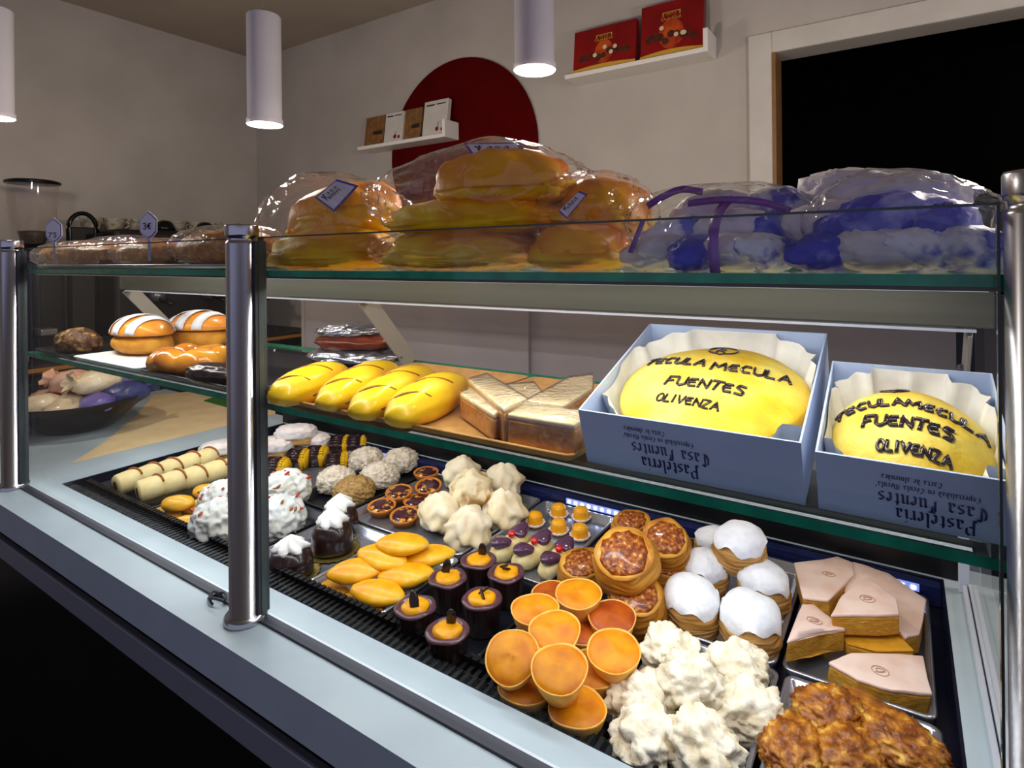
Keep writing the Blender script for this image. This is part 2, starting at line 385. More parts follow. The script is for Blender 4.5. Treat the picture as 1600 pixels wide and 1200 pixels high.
cp('side_panel', boxm(.72, .75, .60, 1.36, .10, .832), M_black)
cp('back_panel', boxm(-3.50, .72, 1.33, 1.36, .10, .832), M_black)

dc = thing('display_case', 'glass pastry display case with steel posts and two glass shelves', 'display case', (-.96, .93, WT))
OFF = (.96, -.93, -WT)
def dp(name, me, m, par=None, label=None):
    o = ob(name, me, m, par or dc, OFF if par is None else (0, 0, 0), label=label); return o
# well
cp('well_deck', boxm(HX0, HX1, HY0, HY1, .838, .858), M_navy)
cp('well_liner', boxes([(HX0, HX0 + .004, HY0, HY1, .858, .899), (HX1 - .004, HX1, HY0, HY1, .858, .899), (HX0, HX1, HY1 - .004, HY1, .858, .899), (HX0, HX1, HY0, HY0 + .003, .858, .899)]), M_navy)
cp('rear_ledge', boxm(HX0 + .004, HX1 - .004, 1.272, 1.296, .858, .8955, .002, 1), M_navy2)
dp('rear_upstand', boxm(HX0 - .01, HX1 + .03, 1.304, 1.33, WT + .0005, 1.06), M_black)
# added glowing strips and dots: the reflection of the shelf LEDs in the ledge
M_reflb = mat('reflection_blue', '#aebbe6', None, 0.25, emit=('#5a78ff', 0.5)); M_refldot = mat('reflection_white', '#ffffff', None, 0.3, emit=('#dfe8ff', 9.0))
refl_dot = boxm(-.0035, .0035, -.0015, .0, -.003, .003)
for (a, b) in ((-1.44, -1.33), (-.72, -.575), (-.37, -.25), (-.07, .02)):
    st = cp('led_reflection', boxm(a, b, 1.2685, 1.272, .880, .893), M_reflb)
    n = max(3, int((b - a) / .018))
    for i in range(n): ob('reflected_dot', refl_dot, M_refldot, st, (a + (b - a) * (i + .5) / n, 1.2685, .8865))
# air grille: two staggered rows of short bars
gr = cp('air_grille', boxes([(HX0 + .005, HX1 - .005, .6355, .6385, .866, .894), (HX0 + .005, HX1 - .005, .6645, .6665, .866, .886), (HX0 + .005, HX1 - .005, .6955, .6985, .858, .886)]), M_grille)
bar1 = boxm(-.0035, .0035, 0, .026, -.02, 0, .001, 1)
def bar2_mesh():
    bm = bmesh.new(); bm_box(bm, -.0035, .0035, 0, .029, -.02, 0); bm_box(bm, -.0048, .0048, .017, .030, -.004, .0085); return from_bm(bm)
bar2 = bar2_mesh(); NB = 136; pitch = (HX1 - HX0 - .02) / NB
for i in range(NB):
    x = HX0 + .012 + pitch * i
    ob('grille_bar', bar1, M_grille, gr, (x, .6385, .891)); ob('grille_bar', bar2, M_grille, gr, (x + pitch / 2, .6665, .886))
# posts
PXS = (-2.012, -.934, .089); PYY = .556
post_me = lathe([(.034, .001), (.034, .008), (.031, .012), (.0252, .013), (.0252, .628), (.0242, .631), (.0228, .632), (.0228, .638), (.0256, .639), (.0262, .643), (.0262, .657), (.0255, .6595), (0, .6605)], 40, smooth=True)
for X in PXS:
    p = ob('post', post_me, M_steel, dc, (X + .96, PYY - .93, 0))
    ob('pane_channel', boxm(.020, .030, .004, .024, .013, .632), M_gasket, p)
def pane(name, x0, x1, y0, y1, z0, z1, m=M_pane): return dp(name, boxm(x0, x1, y0, y1, z0, z1), m)
for a, b in ((PXS[0] + .030, PXS[1] - .02), (PXS[1] + .031, PXS[2] - .028)):
    g = pane('front_pane', a, b, .566, .574, WT + .004, 1.537)
    ob('pane_edge', boxes([(a, b, .5655, .5745, 1.5365, 1.5385), (a - .002, a, .5655, .5745, WT + .004, 1.5385), (b, b + .002, .5655, .5745, WT + .004, 1.5385)]), M_paneedge, g)
dp('pane_gasket', boxm(PXS[0], PXS[2], .561, .579, WT + .0003, WT + .004), M_gasket)
dp('pane_sill', boxm(PXS[0], PXS[2], .5795, .584, WT + .0003, WT + .003), M_alu)
pane('end_pane', .094, .101, .58, 1.30, WT + .016, 1.50)
dp('end_rail', boxes([(.083, .090, .60, 1.262, WT + .0005, WT + .016), (.092, .104, .60, 1.262, WT + .0005, WT + .020)], .001), M_alu)
dp('end_upright', boxm(.078, .094, 1.262, 1.276, WT + .0005, 1.24, .001, 1), M_alu)
# glass shelves: clear faces, green edges
def shelf(name, x0, x1, y0, y1, z0, z1):
    me = boxm(x0, x1, y0, y1, z0, z1); me.materials.append(M_shelfglass); me.materials.append(M_edge)
    for p in me.polygons: p.material_index = 0 if abs(p.normal.z) > .5 else 1
    return ob(name, me, None, dc, OFF)
shelf('top_shelf', -2.075, .082, .582, .880, 1.4725, 1.4825)
shelf('lower_shelf', -2.075, .080, .600, 1.045, 1.240, 1.250)
dp('shelf_beam', boxm(-2.085, .088, .838, .875, 1.4125, 1.4725, .002, 1), M_beam)
M_led = mat('led_diffuser', '#ffffff', None, 0.4, emit=('#f2f6ff', 1.2))
dp('beam_lip', boxm(-2.02, .07, .826, .838, 1.4085, 1.4120), M_alu)
h = dp('led_profile', boxm(-2.02, .07, .606, .630, 1.4675, 1.4725), M_beam); ob('diffuser', boxm(-2.01, .06, .609, .627, 1.4672, 1.4675), M_led, h)
h = dp('led_profile', boxm(-1.98, .06, .628, .652, 1.2345, 1.240), M_beam); ob('diffuser', boxm(-1.97, .05, .631, .649, 1.2342, 1.2345), M_led, h)
h = dp('led_profile', boxm(-1.98, .06, .818, .842, 1.2345, 1.240), M_beam); ob('diffuser', boxm(-1.97, .05, .821, .839, 1.2342, 1.2345), M_led, h)
# sloping arms that carry the beam
for X in (-2.085, -.985, .066):
    a, b = Vector((X, .862, 1.415)), Vector((X, 1.000, 1.251)); d = b - a; ang = math.atan2(d.z, d.y)
    me = boxm(-.0025, .0025, 0, d.length, -.021, .021, .001, 1)
    o = ob('shelf_arm', me, M_arm, dc, tuple(a + Vector(OFF)), (ang, 0, 0))
    ob('screw', lathe([(0, .007), (.006, .006), (.008, .003), (.008, .0)], 14), M_gasket, o, (-.0025, .085, .0), (0, -PI / 2, 0))
for (x0, x1, y) in ((-1.795, -.84, 1.285), (-.87, .080, 1.297)):
    q = dp('rear_door', boxm(x0, x1, y, y + .008, 1.061, 1.425), M_panel)
    ob('door_frame', boxes([(x0, x0 + .018, y - .002, y + .010, 1.061, 1.425), (x0 + .018, x1, y - .002, y + .010, 1.412, 1.425)]), M_panel, q)
# little wire loop tied at the foot of the pane
pc = PZ(347, 930, WT + .008)
dp('wire_tie', tubem([[(pc.x + .022 * math.cos(t) * (1 if t < 2 * PI else .7), .556 + .010 * math.sin(t), WT + .008 + .006 * math.sin(1.5 * t)) for t in [k * .25 for k in range(46)]]], .0022, 6), M_gasket)

# ------------------------------------------------------------------ trays
M_tray = mat('tray_aluminium', '#b9bac4', '#adaeb8', 0.25, 10, metal=0.85)
M_tray_dk = mat('tray_dark', '#15151c', '#101016', 0.3, 10)
def tray_mesh(w, d, h=.020, rim=.008, rad=.014):
    def loop(ins, z):
        out = []; a, b, r = w / 2 - ins, d / 2 - ins, max(rad - ins * .6, .003)
        for cx_, cy_, s in ((a - r, b - r, 0), (-a + r, b - r, 1), (-a + r, -b + r, 2), (a - r, -b + r, 3)):
            for k in range(5):
                t = PI / 2 * (s + k / 4); out.append((cx_ + r * math.cos(t), cy_ + r * math.sin(t), z))
        return out
    L_ = [loop(.006, 0), loop(.001, h * .7), loop(0, h - .002), loop(0, h), loop(rim * .5, h + .001), loop(rim, h - .001), loop(rim + .004, .004), loop(rim + .012, .002)]
    vs = [p for l in L_ for p in l]; n = 20; fs = []
    for i in range(len(L_) - 1):
        for k in range(n): fs.append((i * n + k, i * n + (k + 1) % n, (i + 1) * n + (k + 1) % n, (i + 1) * n + k))
    fs.append(tuple(range((len(L_) - 1) * n, len(L_) * n))); fs.append(tuple(range(n))[::-1])
    me = mesh(vs, fs, True); fix_normals(me); return me
TZ = .8585; TF = TZ + .0025            # tray foot and tray floor heights
def tray(label, x0, x1, y0, y1, m=None):
    o = ob('pastry_tray', tray_mesh(x1 - x0 - .004, y1 - y0 - .004), m or M_tray, None, ((x0 + x1) / 2, (y0 + y1) / 2, TZ))
    return tag(o, label, 'tray', 'pastry trays in the well')
FR0, FR1, BK0, BK1 = .702, .925, .930, 1.266
tray('dark tray at the left end under the cream rolls', -1.915, -1.60, FR0, FR1 + .12, M_tray_dk)
tray('dark tray under the yellow ovals and the meringue cream cakes', -1.598, -1.172, FR0, FR1, M_tray_dk)
tray('aluminium tray under the chocolate cakes topped with cream', -1.168, -.97, FR0, FR1)
tray('aluminium tray under the heap of glazed lemon shaped biscuits', -.968, -.772, FR0, FR1)
tray('dark tray under the chocolate cups', -.768, -.560, FR0, FR1, M_tray_dk)
tray('aluminium tray under the orange custard cups', -.556, -.348, FR0, FR1)
tray('aluminium tray under the white almond rocks', -.344, -.158, FR0, FR1)
tray('aluminium tray under the brown fried pastries at the near corner', -.154, .040, FR0, FR1)
tray('aluminium tray under the iced puff slices and chocolate dipped bites', -1.60, -1.362, BK0, BK1)
tray('dark tray under the pale shaggy almond mounds', -1.358, -1.160, BK0, BK1, M_tray_dk)
tray('aluminium tray under the small caramel tarts and the meringue swirls', -1.156, -.785, BK0, BK1)
tray('aluminium tray under the cherry pastries and yolk sweets', -.781, -.575, BK0, BK1)
tray('dark tray under the caramel nut puffs', -.571, -.350, BK0, BK1, M_tray_dk)
tray('aluminium tray under the sugar dusted puffs', -.346, -.166, BK0, BK1)
tray('aluminium tray under the pink iced slices', -.162, .036, BK0, BK1)
# ================================================================== pastries in the well
from mathutils import Quaternion
def lean(deg, az=-57.0, spin=0.0):
    """spin about z, then lean the top over towards the compass angle az"""
    d = Vector((math.cos(math.radians(az)), math.sin(math.radians(az)), 0)); ax = Vector((0, 0, 1)).cross(d)
    return (Quaternion(ax, math.radians(deg)) @ Quaternion((0, 0, 1), math.radians(spin))).to_euler()
def spot(px, py, zf, base):
    p = PZ(px, py, zf); return (p.x, p.y, base)

# ---- orange custard cups (front tray, near the middle)
M_shell = mat('baked_shell', '#f0be62', '#e4a444', 0.55, 60, var=.08)
M_cust = mat('orange_custard', '#c46c04', '#e09408', 0.45, 22, (.36, .62), bump=.0006, bscale=90, coat=.0, var=.10)
M_cust_r = mat('dark_custard', '#9a380a', '#b85a12', 0.45, 22, (.38, .62), coat=.1)
def cup_meshes(sd):
    wob = lambda a, r, z, k: (r * (1 + .018 * math.sin(3 * a + sd) + .012 * math.sin(5 * a + 2 * sd)), z + .0012 * math.sin(2 * a + sd))
    sh = lathe([(0, 0), (.022, 0), (.0265, .003), (.0355, .024), (.0405, .040), (.0412, .0425), (.0395, .0428), (.0375, .039)], 32, wob)
    cu = lathe([(.0392, .0405), (.0375, .0425), (.032, .0448), (.024, .0462), (.012, .0468), (.005, .0474), (0, .0476)], 32, wob)
    return sh, cu
cupm = [cup_meshes(s) for s in (0, 1.3, 2.9)]
CUPS = [(904, 922, 1, 6, 'orange custard cup at the back of its pile, under the nut puffs', 0), (836, 947, 1, 4, 'orange custard cup next to the rightmost chocolate cup', 0),
        (868, 976, 1.1, 12, 'orange custard cup in the centre top of its pile', 0), (805, 1006, 1, 26, 'orange custard cup tilted at the left side of its pile', 0),
        (876, 1032, 1.15, 14, 'big orange custard cup at the front top of its pile', 0), (957, 957, .55, 8, 'reddish baked custard cup at the back right of its pile', 1),
        (960, 1007, .8, 12, 'orange custard cup at the right, beside the white almond rocks', 0), (912, 982, 0, 0, 'dark custard cup half hidden in the middle of its pile', 1),
        (927, 1040, 0, 4, 'orange custard cup half hidden behind the front cup', 0), (822, 1068, 0, 0, 'orange custard cup low at the left front, by the grille', 0),
        (902, 1102, 0, 0, 'orange custard cup lowest at the front, by the grille', 0), (863, 925, 0, 0, 'pinkish custard cup low behind the back cup of its pile', 1)]
for i, (x, y, lv, tl, lb, dk) in enumerate(CUPS):
    b = TF + .0405 * lv; t = thing('custard_cup', lb, 'custard tart', spot(x, y, b + .042, b), lean(tl, -70, i * 47), 'orange custard cups on the front tray', .95)
    s, c = cupm[i % 3]; ob('pastry_shell', s, M_shell, t); ob('custard', c, M_cust_r if dk else M_cust, t)

# ---- chocolate cups with orange cream
M_choc = mat('dark_chocolate', '#2a1512', '#1f0f0d', 0.30, 30, coat=.3, var=.1)
M_chocrim = mat('chocolate_rim', '#5a3640', '#4a2c30', 0.28, 50, coat=.4)
M_ocream = mat('orange_cream', '#e4a00a', '#d48a08', 0.35, 50, bump=.0008, bscale=120)
fl = lambda a, r, z, k: (r * (1 + .02 * math.cos(16 * a)), z)
cc_cup = lathe([(0, 0), (.027, 0), (.0285, .003), (.0335, .050), (.0345, .0525)], 64, fl)
cc_rim = lathe([(.0345, .052), (.0350, .0545), (.031, .0565), (.0245, .0555), (.022, .052), (0, .052)], 40, lambda a, r, z, k: (r * (1 + .02 * math.sin(5 * a + k)), z + .001 * math.sin(4 * a)))
cc_crm = lathe([(.0235, .0525), (.0225, .0575), (.017, .0605), (.009, .0595), (0, .0615)], 28, lambda a, r, z, k: (r * (1 + .06 * math.sin(4 * a + .8 * k)), z + .001 * math.sin(3 * a + k)))
cc_ton = blob(.0085, .0035, .019, 2, ((.06, 2),), 1)
cc_stk = boxm(-.002, .002, -.010, .010, -.002, .002, .0006, 1)
CC = [(748, 873, 0, 'chocolate cup with orange cream, furthest back, in front of the meringue'), (700, 901, 0, 'chocolate cup with orange cream beside the lemon biscuits'),
      (791, 893, 1, 'chocolate cup with two thin sticks, at the right of its tray'), (649, 946, 0, 'chocolate cup with orange cream at the left front of its tray'),
      (753, 933, 1, 'chocolate cup with thin sticks in the middle of its tray'), (699, 983, 0, 'chocolate cup with orange cream nearest the black grille')]
for i, (x, y, st, lb) in enumerate(CC):
    t = thing('chocolate_cup', lb, 'chocolate cup', spot(x, y, TF + .056, TF), (0, 0, i * 1.3), 'chocolate cups on the front tray')
    ob('cup', cc_cup, M_choc, t); ob('rim', cc_rim, M_chocrim, t); ob('cream', cc_crm, M_ocream, t)
    if st:
        for q in (-1, 1): ob('chocolate_stick', cc_stk, M_choc, t, (.006 * q, .002, .064), (0.5, .3 * q, 1.2 + q))
    else: ob('chocolate_wafer', cc_ton, M_choc, t, (.002, .009, .068), lean(14, -57, 30 - i * 74))

# ---- glazed lemon shaped biscuits
M_glz = mat('orange_glaze', '#e09606', '#eeb01c', 0.36, 26, (.4, .62), c3='#f0cc84', coat=.1, var=.06, bump=.0004, bscale=60)
lem = [blob(.050, .031, .0145, 3, ((.05, 2.2), (.02, 6)), s, fn=lambda c, d: Vector((c.x * (1 + .10 * abs(d.x) ** 3), c.y * (1 - .10 * d.x * d.x), c.z))) for s in (1.0, 4.0)]
LEM = [(628, 845, 2.35, 10, 28, 'glazed lemon shaped biscuit on top of its heap'), (597, 866, 1.55, 16, 15, 'glazed lemon shaped biscuit below the top one, left side'),
       (669, 863, 1.25, 6, 40, 'glazed lemon shaped biscuit at the right of the heap'), (556, 887, .95, 14, 42, 'glazed lemon shaped biscuit leaning at the left of the heap'),
       (634, 893, .8, 12, 36, 'glazed lemon shaped biscuit in the middle front of the heap'), (590, 921, .45, 8, 18, 'glazed lemon shaped biscuit lowest at the front of the heap'),
       (640, 878, .0, 0, 40, 'glazed lemon shaped biscuit buried under the heap')]
for i, (x, y, lv, tl, sp, lb) in enumerate(LEM):
    z = TF + .0145 + .024 * lv
    o = ob('glazed_biscuit', lem[i % 2], M_glz, None, spot(x, y, z + .006, z), lean(tl, -60, sp)); tag(o, lb, 'biscuit', 'glazed biscuits in a heap')
def pix_poly(pts, ox, oy, s, z): return [PZ(ox + a / s, oy + b / s, z) for a, b in pts]
def slab(name, pts, ox, oy, s, ztop, th, m, bev=.003):
    P_ = pix_poly(pts, ox, oy, s, ztop); c = sum(P_, Vector()) / len(P_)
    return ob(name, prism([(p.x - c.x, p.y - c.y) for p in P_], -th, 0, bev), m, None, (c.x, c.y, ztop)), c
M_sponge = mat('yellow_sponge', '#d99a22', '#cc8a16', 0.7, 60, bump=.001, bscale=140)
o, _ = slab('sponge_sheet', [(285, 345), (440, 270), (560, 385), (440, 430)], 400, 820, 3.81, TF + .012, .011, M_sponge)
tag(o, 'flat yellow sponge sheet under the left of the lemon biscuits', 'sponge', 'flat sponge sheets')
o, _ = slab('sponge_sheet', [(455, 435), (565, 392), (775, 462), (722, 552)], 400, 820, 3.81, TF + .012, .011, M_sponge)
tag(o, 'flat yellow sponge sheet poking out front of the lemon biscuits', 'sponge', 'flat sponge sheets')

# ---- chocolate cakes with a cream top
M_cream = mat('whipped_cream', '#f1efe9', '#e8e4dc', 0.5, 30, sss=.15, bump=.0006, bscale=90)
M_foil = mat('gold_foil', '#b59a54', '#9a8040', 0.35, 40, metal=.8)
def piped(rad, h, n=7, tw=2.2, seed=0.0, lobes=.16, prof=None):
    pr = prof or [(0.55, 0), (.95, .08), (1.0, .25), (.86, .45), (.62, .63), (.36, .8), (.14, .94), (0, 1.0)]
    return lathe([(a * rad, b * h) for a, b in pr], 48, lambda a, r, z, k: (r * (1 + lobes * math.cos(n * (a + tw * z / h)) + .06 * math.sin(2 * a + seed)), z + .05 * h * math.sin(3 * a + seed) * (r / rad)))
ck_body = lathe([(0, 0), (.034, 0), (.037, .006), (.036, .030), (.031, .045), (.020, .052), (0, .054)], 36, lambda a, r, z, k: (r * (1 + .04 * math.sin(3 * a + k * .3)), z))
ck_foil = lathe([(0, 0), (.043, 0), (.048, .003), (.044, .0012), (0, .001)], 40, lambda a, r, z, k: (r * (1 + .03 * math.cos(20 * a)), z))
ck_cream = piped(.026, .034, 6, 1.0, 0, .22)
CK = [(455, 877, 0, 'chocolate cake with a cream peak at the front, by the steel post'), (520, 843, 0, 'taller chocolate cake with a cream top, behind the front one'),
      (531, 812, .02, 'chocolate cake with cream furthest back, beside the almond mounds')]
for i, (x, y, dz, lb) in enumerate(CK):
    t = thing('chocolate_cake', lb, 'cake', spot(x, y, TF + .025, TF), (0, 0, i * 2.0), 'cream topped chocolate cakes', (1.18, 1.18, 1.0 + .25 * (i == 1) + dz * 5))
    ob('foil_plate', ck_foil, M_foil, t); ob('chocolate_body', ck_body, M_choc, t, (0, 0, .0013)); ob('cream', ck_cream, M_cream, t, (0, 0, .046))

# ---- cream rolls with caramel stripes, two rows
M_roll = mat('pale_roll', '#ecd79c', '#e2c886', 0.55, 40, bump=.0006, bscale=120, var=.05)
M_caram = mat('caramel', '#8a4a14', '#a05c1c', 0.3, 60, coat=.4)
M_rollin = mat('roll_filling', '#a89a4a', '#8e7e36', 0.6, 80)
def roll_mesh():
    return lathe([(.012, .0), (.0255, .001), (.0285, .006), (.030, .030), (.0285, .055), (.024, .060), (0, .060)], 32, lambda a, r, z, k: (r * (1 + .03 * math.sin(2 * a + 1)), z))
rl = roll_mesh(); rl_in = lathe([(0, .003), (.0135, .002), (.0135, .006)], 20)
def stripe_mesh():
    pts = []
    for k in range(17):
        a = -1.1 + 2.4 * k / 16; pts.append((.0300 * math.cos(a + PI / 2), .0300 * math.sin(a + PI / 2), .046 + .010 * math.sin(a * 1.3)))
    return tubem([pts], .0038, 6, flat=.6)
rl_st = stripe_mesh()
k = 0
names = ('first', 'second', 'third', 'fourth', 'fifth')
for row, (xa, ya, xb, yb, n) in enumerate(((180, 760, 318, 716, 5), (214, 770, 345, 733, 5))):
    A, B = PZ(xa, ya, TF + .032), PZ(xb, yb, TF + .038)
    B = A + (B - A).normalized() * .262; d = (B - A) / n
    for i in range(n):
        p = A + d * i; ang = math.atan2(d.x, d.y)
        t = thing('cream_roll', '%s pale cream roll from the grille in the %s row' % (names[i], ('left', 'right')[row]), 'cream roll', (p.x, p.y, TF + .033 + .001 * (i % 2)), (-PI / 2 + math.radians(4), 0, -ang), 'cream rolls in two rows')
        ob('wafer', rl, M_roll, t); ob('filling', rl_in, M_rollin, t); ob('caramel_stripe', rl_st, M_caram, t, (0, 0, 0), (0, 0, PI + .3 * (i % 3 - 1)))

# ---- yellow ovals beside the rolls
M_yel = mat('yolk_yellow', '#e4a018', '#eab030', 0.35, 30, coat=.3, var=.06)
yo = blob(.042, .026, .017, 3, ((.08, 2.0), (.04, 5)), 6, flat=-.8)
YO = [(278, 783, 1.2, 25, 'yellow oval sweet on top, next to the cream rolls'), (325, 765, 1.3, 20, 'yellow oval sweet at the back of its group'), (312, 789, .5, 30, 'yellow oval sweet in the middle of its group'),
      (262, 800, 0, 15, 'yellow oval sweet low at the left front of its group'), (290, 815, 0, 40, 'yellow oval sweet lowest by the grille and the cream cakes'), (347, 772, .3, 10, 'yellow oval sweet half hidden by the steel post')]
for i, (x, y, lv, sp, lb) in enumerate(YO):
    z = TF + .014 + .024 * lv; tag(ob('yolk_oval', yo, M_yel, None, spot(x, y, z + .005, z), lean(9, -60, sp)), lb, 'sweet', 'yellow oval sweets')

# ---- big meringue cream cakes with red syrup
M_mer = mat('meringue_cream', '#d8d8d2', '#ccc6b8', 0.45, 26, sss=.15, bump=.001, bscale=80)
M_syr = mat('red_syrup', '#a81408', '#c83a10', 0.2, 60, coat=.6)
def cream_blob(sd, rx, ry, rz):
    return blob(rx * .84, ry * .84, rz * .84, 5, ((.18, 2.0), (.14, 4.0), (.04, 10.0)), sd, flat=-.75, ridge=True)
crm = [cream_blob(1.7, .062, .056, .052), cream_blob(5.2, .060, .058, .050)]
MC = [(342, 812, .045, 'white meringue cream cake left of the steel post, by the grille'), (352, 778, .06, 'white meringue cream cake behind, left of the steel post'), (436, 805, .045, 'white meringue cream cake right of the steel post, in front'),
      (446, 762, .050, 'white meringue cream cake right of the post, near the dipped bites')]
def drips(sd, n, r, z):
    rnd = random.Random(sd); out = []
    for i in range(n):
        a = rnd.random() * 2 * PI; rr = r * (.3 + .6 * rnd.random()); L_ = .010 + .012 * rnd.random()
        out.append((rr * math.cos(a), rr * math.sin(a), rnd.random() * PI, L_))
    return out
drip_me = blob(.008, .0035, .0035, 2, ((.2, 2),), 2)
for i, (x, y, hh, lb) in enumerate(MC):
    t = thing('meringue_cake', lb, 'cake', spot(x, y, TF + .045, TF + .038), (0, 0, i * 1.4), 'meringue cream cakes')
    me = crm[i % 2]; ob('meringue', me, M_mer, t)
    co = [v.co for v in me.vertices if v.co.z > .022]; rnd = random.Random(i)
    for j in range(12):
        c = rnd.choice(co); ob('syrup_drop', drip_me, M_syr if j % 2 else M_caram, t, tuple(c * 1.01), (0, .5 * rnd.random(), rnd.random() * 3))

# ---- iced puff slices and chocolate dipped bites (back row, behind the post)
M_icew = mat('white_icing', '#f0e9e4', '#e6d4cc', 0.4, 36, (.4, .7), bump=.0008, bscale=70)
M_puff = mat('puff_side', '#dcae62', '#c08a40', 0.6, 60, bump=.001, bscale=160, stretch=(.3, .3, 4))
ic_base = boxm(-.055, .055, -.030, .030, 0, .030, .006, 2)
ic_top = blob(.060, .036, .024, 4, ((.16, 3), (.1, 7)), 3, e=.75, flat=-.5, ridge=True)
ic_line = tubem([[(-.05 + .1 * k / 8, .010 * math.sin(k * 1.2) + o_, .0125) for k in range(9)] for o_ in (0,)], .0022, 6)
IC = [(428, 698, 0, 20, 'white iced puff slice right beside the steel post'), (462, 678, .034, 35, 'white iced puff slice on top of the others at the back'), (488, 690, 0, 10, 'white iced puff slice behind the chocolate dipped bites'), (346, 703, 0, 60, 'pale puff slice left of the steel post, behind the rolls')]
for i, (x, y, dz, sp, lb) in enumerate(IC):
    t = thing('iced_puff_slice', lb, 'puff slice', spot(x, y, TF + dz + .03, TF + dz), (0, 0, math.radians(sp)), 'iced puff slices at the back')
    ob('pastry', ic_base, M_puff, t); ob('icing', ic_top, M_icew, t, (0, 0, .034)); ob('caramel_line', ic_line, M_caram, t, (0, 0, .034)); ob('caramel_line', ic_line, M_caram, t, (.006, -.012, .033))
M_chocp = mat('glossy_chocolate', '#33181c', '#28121a', 0.22, 30, coat=.5); M_yolk = mat('bright_yolk', '#e6b414', '#d8a40c', 0.4, 50, bump=.001, bscale=90)
def arch(w, x0, x1):
    prof = [(-.024, 0)] + [(-.024 * math.cos(PI * k / 12), .028 + .026 * math.sin(PI * k / 12)) for k in range(13)] + [(.024, 0)]
    bm = bmesh.new(); a = [bm.verts.new((x0, p[0], p[1])) for p in prof]; b = [bm.verts.new((x1, p[0], p[1])) for p in prof]
    bm.faces.new(a); bm.faces.new(b[::-1]); n = len(prof)
    for i in range(n): bm.faces.new((a[i], b[i], b[(i + 1) % n], a[(i + 1) % n]))
    bmesh.ops.bevel(bm, geom=list(bm.edges), offset=.004, segments=2, affect='EDGES'); return from_bm(bm, True)
db_c = arch(1, -.024, .014); db_y = arch(1, .0135, .030)
DB = [(432, 731, 0, 'leftmost chocolate dipped yellow bite, against the post'), (465, 717, 0, 'second chocolate dipped yellow bite from the post'), (494, 712, 0, 'third chocolate dipped yellow bite from the post'),
      (530, 695, 0, 'chocolate dipped yellow bite in the back, left of the last one'), (557, 695, 0, 'rightmost chocolate dipped yellow bite at the back'), (527, 714, 1, 'chocolate dipped bite lying on its side by the almond mounds')]
for i, (x, y, ly, lb) in enumerate(DB):
    t = thing('dipped_bite', lb, 'sweet', spot(x, y, TF + .028, TF if not ly else TF + .022), (PI / 2 if ly else 0, 0, math.radians(24 + 4 * i)), 'chocolate dipped bites', 1.12)
    ob('chocolate_half', db_c, M_chocp, t); ob('yolk_half', db_y, M_yolk, t)

# ---- shaggy almond mounds
M_alm = mat('pale_almond', '#dccfbc', '#bba88e', 0.65, 70, (.40, .66), c3='#8e7a60', bump=.0022, bscale=160, var=.08)
M_almt = mat('toasted_almond', '#b08c54', '#8e6a36', 0.6, 80, (.35, .6), c3='#d2b27e', bump=.0022, bscale=160)
mound = [blob(.044, .042, .031, 5, ((.08, 2.5), (.13, 7.0), (.13, 16.0), (.08, 34.0)), s, flat=-.6, ridge=True) for s in (2.0, 8.0)]
MD = [(525, 748, 0, 0, 'pale shaggy almond mound at the left front'), (553, 764, 0, 1, 'toasted tan almond mound nearest in its tray'), (593, 745, .008, 0, 'pale almond mound next to the small caramel tarts'),
      (572, 716, 0, 0, 'pale almond mound at the back left of its tray'), (626, 720, .004, 0, 'pale almond mound at the back right of its tray')]
for i, (x, y, dz, tn, lb) in enumerate(MD):
    tag(ob('almond_mound', mound[i % 2], M_almt if tn else M_alm, None, spot(x, y, TF + .03, TF + .023 + dz), (0, 0, i * 1.9)), lb, 'almond sweet', 'shaggy almond mounds')

# ---- small caramel tarts
M_tartc = mat('tart_crust', '#c07a2c', '#a86020', 0.55, 50, bump=.0006, bscale=120)
M_tartf = mat('dark_caramel', '#3c1420', '#c8862a', 0.22, 60, (.50, .58), coat=.5)
tt_c = lathe([(0, 0), (.024, 0), (.033, .018), (.0355, .024), (.033, .0255), (.029, .022), (0, .022)], 36, lambda a, r, z, k: (r * (1 + .025 * math.cos(14 * a)), z))
tt_f = lathe([(.030, .0225), (.026, .0255), (.014, .0265), (0, .026)], 28)
TT = [(666, 737, .012, 4, 'small caramel tart furthest back, beside the meringue swirls'), (670, 757, .018, 14, 'small dark caramel tart second from the back'), (624, 767, .01, 10, 'small dark caramel tart next to the almond mounds'),
      (597, 789, 0, 8, 'small caramel tart at the left front corner of its tray'), (633, 803, 0, 10, 'small caramel tart nearest the front rim'), (652, 781, 0, 4, 'small caramel tart in the middle of its group')]
for i, (x, y, dz, tl, lb) in enumerate(TT):
    t = thing('caramel_tart', lb, 'tart', spot(x, y, TF + dz + .023, TF + dz), lean(tl, -60, i * 61), 'small caramel tarts'); ob('crust', tt_c, M_tartc, t); ob('caramel', tt_f, M_tartf, t)

